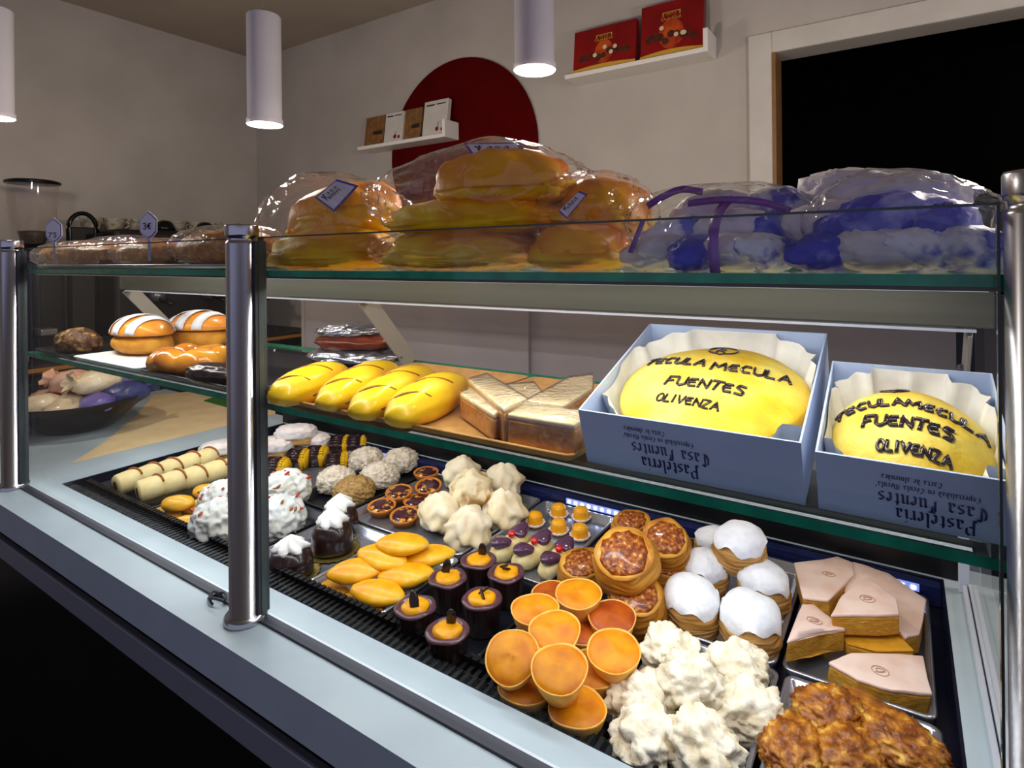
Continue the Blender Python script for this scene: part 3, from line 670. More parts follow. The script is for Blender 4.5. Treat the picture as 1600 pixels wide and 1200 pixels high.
# ---- meringue swirls
M_sw = mat('ivory_meringue', '#efe2c4', '#dfc89c', 0.5, 24, (.4, .65), sss=.1, bump=.0005, bscale=80, var=.04)
M_swt = mat('toasted_meringue', '#e8d6ae', '#b0803c', 0.5, 30, (.50, .66))
def swirl(sd):
    def fn(c, d):
        a = math.atan2(d.y, d.x); k = 1 + .13 * math.sin(4 * a + 5.5 * d.z + sd) * (1 - .6 * abs(d.z)) + .05 * math.sin(9 * a - 7 * d.z + sd)
        return Vector((c.x * k, c.y * k, c.z * (1 + .10 * math.sin(3 * a + sd)) + (.25 * max(0, d.z) ** 6)))
    return blob(.052, .049, .042, 4, ((.10, 2.2), (.06, 5.0)), sd, flat=-.7, fn=fn)
sw = [swirl(1.0), swirl(3.3), swirl(5.1)]
SW = [(737, 764, .040, 30, 1, 'toasted meringue swirl on top of its heap'), (786, 752, .022, 10, 0, 'ivory meringue swirl at the back right of its heap'), (688, 800, .004, 12, 0, 'ivory meringue swirl at the left of its heap'),
      (733, 824, .006, 25, 0, 'ivory meringue swirl nearest the front of its heap'), (788, 797, .004, 10, 0, 'ivory meringue swirl at the right, by the cherry pastries'), (722, 740, 0, 0, 0, 'ivory meringue swirl hidden at the back left of its heap')]
for i, (x, y, dz, tl, to, lb) in enumerate(SW):
    tag(ob('meringue_swirl', sw[i % 3], M_swt if to else M_sw, None, spot(x, y, TF + .034 + dz, TF + .031 + dz), lean(tl, -50, i * 80)), lb, 'meringue', 'ivory meringue swirls')

# ---- cherry pastries: cream roll, two chocolate ends, a cherry
M_pasty = mat('pale_pastry', '#e0cf9a', '#cdb478', 0.6, 60, bump=.001, bscale=120); M_plum = mat('plum_chocolate', '#54344e', '#46283a', 0.22, 20, coat=.5)
M_cherry = mat('red_cherry', '#c01018', None, 0.12, coat=.8)
ch_base = blob(.050, .026, .020, 3, ((.08, 3), (.06, 9)), 4, e=.8, flat=-.7)
ch_choc = blob(.024, .019, .010, 3, ((.08, 2),), 2, e=.85, fn=lambda c, d: Vector((c.x, c.y * (1 - .45 * d.x), c.z)))
ch_ch = blob(.0085, .0085, .008, 2, ((.05, 2),), 1)
CH = [((780, 846), (814, 826), (793, 834), 'cherry pastry with chocolate ends, left one, by the meringue'), ((815, 857), (850, 837), (832, 845), 'cherry pastry with chocolate ends, middle one of three'), ((857, 871), (885, 848), (871, 856), 'cherry pastry with chocolate ends, right one, by the nut puffs')]
for i, (a, b, c, lb) in enumerate(CH):
    zt = TF + .040; A, B, Cc = PZ(*a, zt), PZ(*b, zt), PZ(*c, zt + .004); m_ = (A + B) / 2; ang = math.atan2(B.y - A.y, B.x - A.x); hl = (B - A).length / 2
    t = thing('cherry_pastry', lb, 'pastry', (m_.x, m_.y, TF), (0, 0, ang), 'cherry pastries')
    ob('pastry_base', ch_base, M_pasty, t, (0, 0, .0145), (0, 0, 0), (max(1, (hl + .022) / .05), 1, 1))
    ob('chocolate_end', ch_choc, M_plum, t, (-hl * .95, 0, .038), (0, -.15, PI)); ob('chocolate_end', ch_choc, M_plum, t, (hl * .95, 0, .038), (0, -.15, 0)); ob('cherry', ch_ch, M_cherry, t, (0, -.004, .043))

# ---- yolk sweets in paper cups
M_paper = mat('white_paper', '#efe6e6', '#e6dada', 0.7, 30); M_yk = mat('candied_yolk', '#eaa412', '#e09206', 0.3, 40, coat=.3)
yk_p = lathe([(0, 0), (.015, 0), (.024, .012), (.023, .0115), (.014, .001), (0, .001)], 48, lambda a, r, z, k: (r * (1 + .06 * math.cos(12 * a) * (k in (2, 3))), z))
yk_y = lathe([(0, .001), (.0165, .001), (.0185, .006), (.0178, .026), (.014, .032), (.006, .034), (0, .0345)], 28, lambda a, r, z, k: (r * (1 + .02 * math.sin(3 * a)), z))
YK = [(836, 811, 'candied yolk sweet nearest the cherry pastries'), (873, 798, 'candied yolk sweet at the back left'), (908, 803, 'candied yolk sweet at the back right'), (873, 823, 'candied yolk sweet in the middle of its group'), (906, 831, 'candied yolk sweet beside the caramel nut puffs')]
for i, (x, y, lb) in enumerate(YK):
    t = thing('yolk_sweet', lb, 'sweet', spot(x, y, TF + .017, TF), (0, 0, i), 'candied yolk sweets'); ob('paper_cup', yk_p, M_paper, t); ob('yolk', yk_y, M_yk, t)

# ---- caramel nut puffs
M_pf = mat('golden_puff', '#d89a34', '#a86418', 0.45, 20, (.38, .62), c3='#e6b860', coat=.2, bump=.003, bscale=26, stretch=(.5, .5, 8), var=.08)
M_nut = mat('caramel_nuts', '#6a2a0c', '#a85a14', 0.3, 130, (.40, .58), c3='#dcae68', coat=.4, bump=.0025, bscale=170)
def layers(n, amp, sd): return lambda a, r, z, k: (r * (1 + amp * ((k % 2) * 2 - 1) + .035 * math.sin(2 * a + sd) + .02 * math.sin(5 * a + k + sd)), z + .0015 * math.sin(3 * a + k * .7 + sd))
def puff_prof(R, H, n):
    pr = [(0, 0), (R * .72, 0)]
    for k in range(n):
        t = (k + .5) / n; pr.append((R * (.86 + .16 * math.sin(PI * t)), H * t))
    return pr
np_s = [lathe(puff_prof(.049, .056, 13) + [(.043, .060), (.036, .0575), (0, .054)], 40, layers(9, .045, s)) for s in (0.4, 2.2)]
for q_ in np_s: roughen(q_, .006, 26, 2)
np_t = blob(.037, .037, .009, 3, ((.25, 4), (.2, 9)), 3)
NP = [(980, 855, 1.05, 36, 1.10, 'big caramel nut puff tilted on top of its pile'), (912, 880, 0, 14, .92, 'caramel nut puff at the left, by the cherry pastries'), (997, 925, .0, 20, 1.0, 'caramel nut puff nearest, above the custard cups'),
      (1042, 832, .75, 30, .95, 'caramel nut puff at the back right, leaning'), (1043, 884, .0, 6, .85, 'caramel nut puff low on the right, by the sugar dusted puffs'), (988, 812, .35, 10, .85, 'caramel nut puff hidden at the back of its pile')]
for i, (x, y, lv, tl, s_, lb) in enumerate(NP):
    b = TF + .052 * lv + math.sin(math.radians(tl)) * .028
    t = thing('nut_puff', lb, 'puff pastry', spot(x, y, b + .045, b), lean(tl, -75, i * 50), 'caramel nut puffs', s_); ob('pastry', np_s[i % 2], M_pf, t); ob('nut_topping', np_t, M_nut, t, (0, 0, .057))

# ---- sugar dusted puffs
M_pf2 = mat('light_puff', '#d2a464', '#a87430', 0.55, 20, (.38, .62), c3='#f0dcb0', bump=.003, bscale=26, stretch=(.5, .5, 8), var=.06)
M_sugar = mat('icing_sugar', '#d9d9de', '#e8e8ec', 0.85, 60, (.3, .6), bump=.0014, bscale=130)
SPR, SPH = .045, .058
def dome(a, f, sd): return 1 + .035 * math.sin(2 * a + sd) + .02 * math.sin(5 * a + sd)
sp_s, sp_c = [], []
for sd in (.9, 3.7):
    sp_s.append(lathe(puff_prof(SPR, SPH, 13) + [(SPR * .82, SPH + .008), (SPR * .55, SPH + .017), (SPR * .25, SPH + .021), (0, SPH + .022)], 40, layers(9, .045, sd)))
    sp_c.append(lathe([(SPR * .99, SPH - .008), (SPR * .97, SPH + .001), (SPR * .85, SPH + .0095), (SPR * .57, SPH + .0185), (SPR * .25, SPH + .0226), (0, SPH + .0236)], 48,
        lambda a, r, z, k, sd=sd: (r * (1.02 + .035 * math.sin(2 * a + sd) + .02 * math.sin(5 * a + k + sd)), z + (.007 * math.sin(3 * a + sd) + .005 * math.sin(7 * a + 2 * sd) if k == 0 else 0))))
for q_ in sp_s + sp_c: roughen(q_, .006, 24, 5)
SP = [(1157, 850, .85, 10, 1.0, 'sugar dusted puff on top at the back of its tray'), (1100, 890, .05, 4, .92, 'sugar dusted puff beside the caramel nut puffs'), (1082, 942, 0, 8, 1.02, 'sugar dusted puff at the front left of its tray'),
      (1193, 914, .05, 4, .98, 'sugar dusted puff at the right, beside the iced slices'), (1174, 972, 0, 6, 1.06, 'biggest sugar dusted puff at the front right of its tray'), (1113, 843, .1, 0, .8, 'sugar dusted puff half hidden at the back left')]
for i, (x, y, lv, tl, s_, lb) in enumerate(SP):
    b = TF + .060 * lv + math.sin(math.radians(tl)) * .026
    t = thing('sugar_puff', lb, 'puff pastry', spot(x, y, b + .040, b), lean(tl, -85, i * 70), 'sugar dusted puffs', s_); ob('pastry', sp_s[i % 2], M_pf2, t); ob('sugar_cap', sp_c[i % 2], M_sugar, t)

# ---- pink iced slices: the outline of each top measured on its own height
M_pink = mat('pink_icing', '#eed2c4', '#e2bcaa', 0.3, 20, (.4, .65), c3='#f0e2dc', coat=.2, bump=.0004, bscale=60)
M_cakes = mat('slice_sponge', '#cf9c34', '#b87c22', 0.65, 60, (.35, .6), c3='#e0bc62', bump=.0012, bscale=150, stretch=(1, 1, 3))
M_stamp = mat('tan_stamp', '#c09a84', None, 0.5)
ISL = [([(218, 130), (430, 95), (508, 130), (510, 200), (390, 345), (262, 325)], .050, .036, 'pink iced slice at the back left of its tray'),
       ([(512, 140), (690, 195), (870, 310), (840, 480), (770, 500), (560, 330), (470, 290)], .042, .032, 'long pink iced slice at the back right of its tray'),
       ([(600, 225), (735, 330), (745, 395), (410, 375), (470, 290)], .076, .034, 'triangular pink iced slice on top in the middle'),
       ([(300, 345), (455, 470), (340, 485), (165, 560), (240, 350)], .052, .034, 'triangular pink iced slice at the left edge of its tray'),
       ([(450, 480), (750, 515), (820, 590), (640, 585), (490, 540)], .034, .024, 'plain yellow slice under the triangular pink one'),
       ([(390, 650), (500, 608), (850, 615), (895, 785), (700, 770), (540, 730)], .038, .034, 'wide pink iced slice at the front of its tray')]
for i, (pts, zt, th, lb) in enumerate(ISL):
    ztop = TF + zt; P_ = pix_poly(pts, 1180, 840, 3.333, ztop); c = sum(P_, Vector()) / len(P_); loc = [(1.07 * (p.x - c.x), 1.07 * (p.y - c.y)) for p in P_]
    t = thing('iced_slice', lb, 'cake slice', (c.x, c.y, ztop - th), (math.radians(4 * ((i % 3) - 1)), math.radians(3 * ((i % 2) * 2 - 1)), 0), 'pink iced slices')
    ob('sponge', prism([(a * .985, b * .985) for a, b in loc], 0, th - .004, .003, 2, .0024, False, 2), M_cakes, t)
    if i != 4:
        R_ = [(.011 * math.cos(q * PI / 10), .009 * math.sin(q * PI / 10), th + .0016) for q in range(21)]; S_ = [(.006 * math.sin(q * .9), .005 * math.cos(q * .63), th + .0016) for q in range(15)]
        ob('stamped_mark', tubem([R_, S_], .0006, 5), M_stamp, t)
        ob('icing', prism(loc, th - .0045, th + .001, .002, 2, .0020, True, 2), M_pink, t)
    else: ob('top_crust', prism(loc, th - .0045, th - .001, .001, 1), M_sponge, t)

# ---- white almond rocks
M_rock = mat('almond_rock', '#f0e6d0', '#dccaa8', 0.7, 40, (.40, .66), c3='#c8b088', bump=.0025, bscale=110, var=.05)
rk = [blob(.047, .043, .031, 5, ((.26, 2.2), (.16, 4.5), (.07, 11.0), (.04, 24.0)), s, flat=-.7) for s in (1.1, 4.4, 7.7)]
RK = [(1050, 1015, .004, 'white almond rock at the back left of its tray'), (1152, 1040, .006, 'white almond rock at the back right of its tray'), (1078, 1062, .028, 'white almond rock on top in the middle'), (1000, 1090, .004, 'white almond rock at the left, by the custard cups'),
      (1165, 1105, .004, 'white almond rock at the right side of its tray'), (1012, 1155, .004, 'white almond rock at the front left, by the grille'), (1098, 1160, .012, 'white almond rock nearest the front edge of the picture'), (1105, 1105, .0, 'white almond rock low in the middle of its tray')]
for i, (x, y, dz, lb) in enumerate(RK):
    tag(ob('almond_rock', rk[i % 3], M_rock, None, spot(x, y, TF + .026 + dz, TF + .0225 + dz), lean(8, i * 70, i * 53)), lb, 'almond rock', 'white almond rocks')

# ---- brown fried pastries
M_fry = mat('fried_brown', '#7a3c0c', '#b06a18', 0.42, 60, (.38, .56), c3='#e0ac48', coat=.2, bump=.002, bscale=90, var=.06)
fr = [blob(.036, .029, .016, 5, ((.18, 2.2), (.20, 5.0), (.14, 11.0), (.09, 24.0)), s, flat=-.8, ridge=True) for s in (2.5, 6.5)]
FRY = [(1297, 1118, .010, 20, 20, 'brown fried pastry at the back left of its tray'), (1238, 1170, .004, 8, 100, 'brown fried pastry at the left front of its tray'), (1412, 1165, .012, 14, 160, 'brown fried pastry at the right, largest in view'),
       (1325, 1182, .004, 10, 60, 'brown fried pastry in the middle front of its tray')]
for i, (x, y, dz, tl, sp, lb) in enumerate(FRY):
    tag(ob('fried_pastry', fr[i % 2], M_fry, None, spot(x, y, TF + .018 + dz, TF + .017 + dz), lean(tl, -70, sp)), lb, 'fried pastry', 'brown fried pastries')
P_ = pix_poly([(425, 755), (560, 760), (800, 890), (770, 960), (560, 905)], 1180, 840, 3.333, TF + .040); c = sum(P_, Vector()) / len(P_)
t = thing('fried_slice', 'thick brown slice leaning on the rim below the iced slices', 'fried pastry', (c.x, c.y, TF + .008), (math.radians(-12), math.radians(6), 0))
ob('slice_body', prism([(p.x - c.x, p.y - c.y) for p in P_], 0, .028, .006, 2, .002, True, 2), M_fry, t); ob('custard_side', prism([(.97 * (p.x - c.x), .97 * (p.y - c.y) - .002) for p in P_], .004, .018, .003, 2), M_sponge, t)
# ================================================================== lower glass shelf
S1, S2 = 1.2503, 1.4828            # tops of the two glass shelves
M_film = glassmat('cellophane', (0.995, 0.99, 0.99), 1.45, 0.10, haze=.016, hazecol=(.95, .90, .92), bump=.008, bscale=13, k=1.15)
M_wrap = glassmat('cling_film', (0.985, 0.985, 0.985), 1.5, 0.08, haze=.05, bump=.003, bscale=45, k=1.3)
M_board = mat('kraft_board', '#b98a4e', '#a67a40', 0.7, 40); M_lace = mat('lace_paper', '#ecebe8', '#dddcd8', 0.75, 40)
def board(label, x0, x1, y0, y1, m, name='cake_board'):
    return tag(ob(name, tray_mesh(x1 - x0, y1 - y0, .009, .006, .012), m, None, ((x0 + x1) / 2, (y0 + y1) / 2, S1)), label, 'tray', 'boards and trays on the lower shelf')
board('kraft board under the glossy yellow loaves', -.955, -.640, .612, .985, M_board)
board('kraft board under the wrapped almond cakes', -.632, -.338, .612, .985, M_board)
board('white tray under the striped filled buns', -1.80, -1.46, .615, .90, M_lace)
board('dark tray under the glazed twists by the post', -1.44, -1.02, .615, .95, M_tray_dk)
board('dark tray at the far left under the seeded braid', -2.06, -1.82, .615, .90, M_tray_dk)
BT = S1 + .0028
# ---- glossy yellow loaves with slashes
M_loaf = mat('glossy_yellow_crust', '#ecc21a', '#d8961c', 0.38, 9, (.50, .74), coat=.2, bump=.0008, bscale=50, var=.05)
M_slash = mat('brown_slash', '#8a5216', '#a86c22', 0.5, 60)
LRX, LRY, LRZ = .112, .038, .032
def loaf_k(dx, dy): return 1 + .085 * abs(math.sin(2.6 * dx * PI / 2 + 1.1 * dy))
loaf_me = blob(LRX, LRY, LRZ, 4, ((.05, 2.5),), 3, flat=-.72, fn=lambda c, d: Vector((c.x, c.y * loaf_k(d.x, d.y), c.z * loaf_k(d.x, d.y))))
def slash(x0):
    pts = []
    for k in range(11):
        t = -1 + 2 * k / 10; dy = .92 * t * .8; dx = x0 - .42 * dy * (1.1 / 2.6) * 1.4; s = math.sqrt(max(.02, 1 - dx * dx - dy * dy))
        pts.append((dx * LRX, dy * LRY * 1.02, s * LRZ * 1.02))
    return tubem([pts], .0026, 6, flat=.6)
slashes = [slash(x) for x in (-.62, 0.0, .62)]
LV = [((432, 606), (520, 578), 0, 'glossy slashed loaf leftmost, beside the steel post'), ((498, 618), (605, 571), 0, 'glossy yellow loaf second from the post'), ((548, 632), (662, 579), 0, 'glossy yellow loaf third from the post'), ((615, 637), (705, 594), 0, 'glossy yellow loaf rightmost, beside the wrapped almond cakes')]
for i, (a, b, dz, lb) in enumerate(LV):
    A, B = PZ(*a, BT + .035), PZ(*b, BT + .035); m_ = (A + B) / 2; ang = math.atan2(B.y - A.y, B.x - A.x); L_ = (B - A).length
    t = thing('yellow_loaf', lb, 'bread', (m_.x, m_.y + .012, BT + .0235), (0, 0, ang), 'glossy yellow loaves', (max(.75, min(1.25, (L_ + .06) / .23)), 1, 1))
    ob('crust', loaf_me, M_loaf, t)
    for s in slashes: ob('slash', s, M_slash, t)
# ---- wrapped almond cakes
M_acake = mat('almond_cake', '#d8942e', '#b8701c', 0.45, 40, (.36, .6), c3='#e2b45c', bump=.001, bscale=90); M_atop = mat('sugared_top', '#e8d4ac', '#dcc08c', 0.5, 40, c3='#f4eee2', bump=.0012, bscale=70)
WB = [([(764, 655), (797, 637), (904, 652), (872, 674)], .044, 'wrapped almond cake block at the front right, by the big cake box'),
      ([(694, 602), (728, 592), (787, 634), (744, 652)], .050, 'wrapped almond cake block with a white top, middle left'),
      ([(664, 630), (690, 615), (738, 655), (712, 668)], .040, 'dark wrapped almond cake block next to the yellow loaves'),
      ([(812, 628), (888, 588), (927, 583), (926, 604), (880, 633)], .046, 'wedge of wrapped almond cake at the back right'),
      ([(748, 602), (835, 596), (848, 612), (795, 632)], .026, 'low wrapped almond cake behind the others')]
for i, (pts, hh, lb) in enumerate(WB):
    zt = BT + hh; P_ = [PZ(a, b, zt) for a, b in pts]; c = sum(P_, Vector()) / len(P_); lo = [(p.x - c.x, p.y - c.y) for p in P_]; c.y += max(0, .622 - min(p.y for p in P_))
    t = thing('wrapped_cake', lb, 'cake', (c.x, c.y, BT), (0, 0, 0), 'wrapped almond cakes')
    ob('cake', prism(lo, .0015, hh - .008, .004, 2, .001, False, 2), M_acake, t); ob('sugared_top', prism(lo, hh - .0085, hh - .002, .002, 2, .001, True, 2), M_atop, t)
    ob('plastic_wrap', prism([(a * 1.05, b * 1.05) for a, b in lo], .0005, hh + .001, .004, 2, .0009, True, 3), M_wrap, t)
# ---- striped filled buns
M_bun = mat('bun_crust', '#d2761a', '#e09428', 0.4, 10, (.4, .66), coat=.25, var=.05); M_bunb = mat('bun_crumb', '#d89a30', '#c07c20', 0.6, 40); M_fill = mat('bun_filling', '#5c2a10', '#7a4018', 0.6, 60)
bn_top = blob(.098, .060, .046, 4, ((.04, 2.2),), 2, flat=-.05); bn_bot = blob(.096, .058, .034, 4, ((.05, 2.4),), 6, flat=-.85)
def band(x0, w):
    vs, fs = [], []
    for i in range(17):
        a = PI * i / 16
        for s in (-1, 1):
            x = x0 + s * w / 2 + .012 * math.cos(a); r = math.sqrt(max(.0, 1 - (x / .098) ** 2)); vs.append((x, .0625 * r * math.cos(a), .0485 * r * math.sin(a) + .001))
    for i in range(16): fs.append((2 * i, 2 * i + 1, 2 * i + 3, 2 * i + 2))
    me = mesh(vs, fs, True)
    bm = bmesh.new(); bm.from_mesh(me); bmesh.ops.solidify(bm, geom=list(bm.faces), thickness=.0015); bm.to_mesh(me); bm.free(); return me
bands = [band(-.055, .034), band(.0, .030), band(.052, .026)]
BN = [(222, 520, 8, 0, 'striped sugar dusted filled bun at the left of the lower shelf'), (312, 512, 20, 1, 'sugar topped filled bun behind, next to the steel post')]
for i, (x, y, sp, k_, lb) in enumerate(BN):
    p = PZ(x, y, BT + .055); t = thing('filled_bun', lb, 'bun', (p.x, p.y, BT), (0, 0, math.radians(sp)), 'striped filled buns')
    ob('bottom_bun', bn_bot, M_bunb, t, (0, 0, .030)); ob('filling', blob(.090, .055, .010, 3, ((.1, 4),), 3), M_fill, t, (0, 0, .052)); ob('top_bun', bn_top, M_bun, t, (0, 0, .056))
    for b_ in bands: ob('sugar_stripe', b_, M_sugar, t, (0, 0, .056))
# ---- other bakes left of / behind the post
M_twist = mat('glazed_twist', '#b86a18', '#d69028', 0.25, 14, (.4, .65), coat=.5, bump=.001, bscale=60); M_seed = mat('seeded_crust', '#3c2412', '#6a4420', 0.5, 60, (.42, .55), c3='#b8965c', bump=.003, bscale=150)
def twist_mesh(R, r, n, tw):
    pts, rad = [], []
    for k in range(73):
        a = 2 * PI * k / 72; pts.append((R * math.cos(a) * 1.25, R * math.sin(a), .004 * math.sin(6 * a))); rad.append(r * (1 + .22 * abs(math.sin(tw * a / 2))))
    return tubem([pts[:-1]], r, 14, True, .85, rad[:-1])
def place(px, py, zf, base): p = PZ(px, py, zf); return (p.x, p.y, base)
tag(ob('glazed_twist', twist_mesh(.050, .026, 0, 9), M_twist, None, place(300, 560, BT + .025, BT + .024), (0, 0, .4)), 'shiny golden twisted ring pastry beside the steel post', 'pastry')
tag(ob('seeded_braid', blob(.070, .042, .034, 4, ((.12, 3), (.12, 8), (.05, 18)), 4, flat=-.8, ridge=True), M_seed, None, place(122, 535, BT + .028, BT + .0275)), 'dark seeded braid at the far left of the lower shelf', 'bread')
tag(ob('chocolate_pastry', blob(.062, .034, .022, 4, ((.1, 3), (.06, 8)), 9, flat=-.8), M_choc, None, place(330, 583, BT + .018, BT + .018), (0, 0, .2)), 'dark chocolate glazed pastry in front of the golden twist', 'pastry')
M_ham = mat('cured_red', '#5a2012', '#7a3418', 0.35, 30, coat=.4); M_sil = mat('silver_foil', '#c4c4cc', '#9a9aa4', 0.22, 30, metal=.9, bump=.003, bscale=70)
p = PZ(462, 545, BT + .04)
t = thing('foil_parcel', 'dark red cake in crumpled foil behind the yellow loaves', 'cake', (-1.10, .93, BT), (0, 0, .3))
ob('cake', blob(.098, .060, .026, 4, ((.08, 3),), 5, flat=-.8), M_ham, t, (0, 0, .052)); ob('foil_lid', blob(.070, .044, .012, 4, ((.25, 5), (.15, 12)), 8, ridge=True), M_sil, t, (-.01, 0, .077)); ob('foil_base', blob(.105, .066, .022, 4, ((.12, 5), (.1, 12)), 2, flat=-.8, ridge=True), M_sil, t, (0, 0, .0185))

# ---- strokes for the writing
NIB = {'P': (2.9, [[(0, 4.9), (.6, 5.6), (.6, -.4)], [(.6, 5.1), (1.7, 5.7), (2.5, 4.8), (2.5, 2.9), (1.7, 2.3), (.6, 2.7)], [(-.2, .2), (.6, -.4)]]),
 'C': (3.0, [[(2.6, 4.8), (1.6, 5.6), (.5, 4.6), (.3, 2.5), (.8, .9), (1.7, .2), (2.7, 1.0)], [(1.5, 5.1), (1.5, .9)]]),
 'F': (2.8, [[(.1, .2), (.9, .7), (.9, 5)], [(.1, 4.9), (.9, 5.5), (2.6, 5.2)], [(.9, 3), (2.1, 3.2)], [(1.7, 5.2), (1.7, 3.6)]]),
 'E': (2.7, [[(2.4, 4.9), (1.5, 5.5), (.4, 4.5), (.4, 1.2), (1.2, .2), (2.4, .9)], [(.4, 2.9), (2.0, 3.0)]]),
 'T': (2.9, [[(.2, 4.7), (1.2, 5.4), (2.8, 5.1)], [(2.3, 4.2), (1.2, 4.6), (.5, 3.4), (.5, 1.2), (1.3, .2), (2.5, .9)]]),
 'M': (4.2, [[(.1, .3), (.6, .8), (.6, 4.8), (1.3, 5.4), (2.0, 4.8), (2.0, .4)], [(2.0, 4.8), (2.8, 5.4), (3.6, 4.8), (3.6, .8), (4.0, .3)]]),
 'a': (2.2, [[(.2, 3.2), (.7, 3.8), (1.4, 3.3), (1.4, .6), (1.8, .2)], [(1.4, 2.2), (.3, 1.4), (.3, .7), (.8, .2), (1.4, .8)]]),
 's': (2.0, [[(1.5, 3.4), (.8, 3.8), (.3, 3.2), (.3, 2.5), (1.5, 1.6), (1.5, .8), (.9, .2), (.2, .6)]]),
 't': (1.7, [[(.5, 4.8), (.5, .7), (.9, .2), (1.4, .6)], [(0, 3.6), (1.3, 3.6)]]),
 'e': (1.9, [[(.4, 2), (1.5, 2.6), (1.4, 3.3), (.9, 3.8), (.4, 3.2), (.4, .8), (.9, .2), (1.5, .7)]]),
 'l': (1.2, [[(.1, 5.9), (.4, 5.5), (.4, .7), (.8, .2)]]), 'r': (1.8, [[(0, 3.8), (.4, 3.4), (.4, .6), (.7, .2)], [(.4, 3.1), (1.0, 3.8), (1.5, 3.4)]]),
 'i': (1.2, [[(0, 3.8), (.4, 3.4), (.4, .6), (.8, .2)], [(.4, 5.0), (.5, 5.1)]]), '\u00ed': (1.2, [[(0, 3.8), (.4, 3.4), (.4, .6), (.8, .2)], [(.2, 4.7), (1.0, 5.7)]]),
 'u': (2.4, [[(0, 3.8), (.4, 3.4), (.4, .8), (.9, .2), (1.6, .8)], [(1.3, 3.8), (1.7, 3.4), (1.7, .6), (2.1, .2)]]),
 'n': (2.4, [[(0, 3.8), (.4, 3.4), (.4, .2)], [(.4, 3.1), (1.2, 3.8), (1.7, 3.3), (1.7, .6), (2.1, .2)]]),
 'm': (3.6, [[(0, 3.8), (.4, 3.4), (.4, .2)], [(.4, 3.1), (1.1, 3.8), (1.6, 3.3), (1.6, .2)], [(1.6, 3.1), (2.4, 3.8), (2.9, 3.3), (2.9, .6), (3.3, .2)]]),
 'p': (2.2, [[(0, 3.8), (.4, 3.4), (.4, -1.6)], [(.4, 3.2), (1.1, 3.8), (1.7, 3.2), (1.7, .8), (1.1, .2), (.4, .7)]]),
 'c': (1.8, [[(1.4, 3.3), (.9, 3.8), (.4, 3.2), (.4, .8), (.9, .2), (1.5, .7)]]), 'o': (2.1, [[(.9, 3.8), (.4, 3.2), (.4, .8), (1.0, .2), (1.6, .8), (1.6, 3.2), (.9, 3.8)]]),
 'd': (2.1, [[(.2, 5.6), (1.6, 3.4), (1.6, .8), (1.0, .2), (.4, .8), (.4, 2.8), (1.2, 3.6)]]), '\u00e9': (1.9, [[(.4, 2), (1.5, 2.6), (1.4, 3.3), (.9, 3.8), (.4, 3.2), (.4, .8), (.9, .2), (1.5, .7)], [(.7, 4.6), (1.4, 5.5)]]),
 '\u00ae': (1.4, [[(.2, 4.8), (.7, 5.3), (1.1, 4.8), (.7, 4.3), (.2, 4.8)]]), ' ': (1.6, [])}
def nib_text(txt, size, x_mid, z_mid, flip=True):
    """broad-nib lettering on the plane y = 0, size = cap height; flip turns it upside down"""
    s = size / 5.6; wtot = sum(NIB[c][0] + .35 for c in txt) * s; x = -wtot / 2; vs, fs = [], []; n = (.34 * s, .24 * s)
    for ch in txt:
        adv, st = NIB[ch]
        for pl in st:
            for (a, b), (c_, d_) in zip(pl, pl[1:]):
                i = len(vs)
                for (u, v) in ((a * s + n[0], b * s + n[1]), (a * s - n[0], b * s - n[1]), (c_ * s - n[0], d_ * s - n[1]), (c_ * s + n[0], d_ * s + n[1])):
                    X_, Z_ = x + u, v - size * .42
                    if flip: X_, Z_ = -X_, -Z_
                    vs.append((x_mid + X_, -.0006 - .00002 * (len(vs) // 4 % 5), z_mid + Z_))
                fs.append((i, i + 1, i + 2, i + 3))
        x += (adv + .35) * s
    return vs, fs
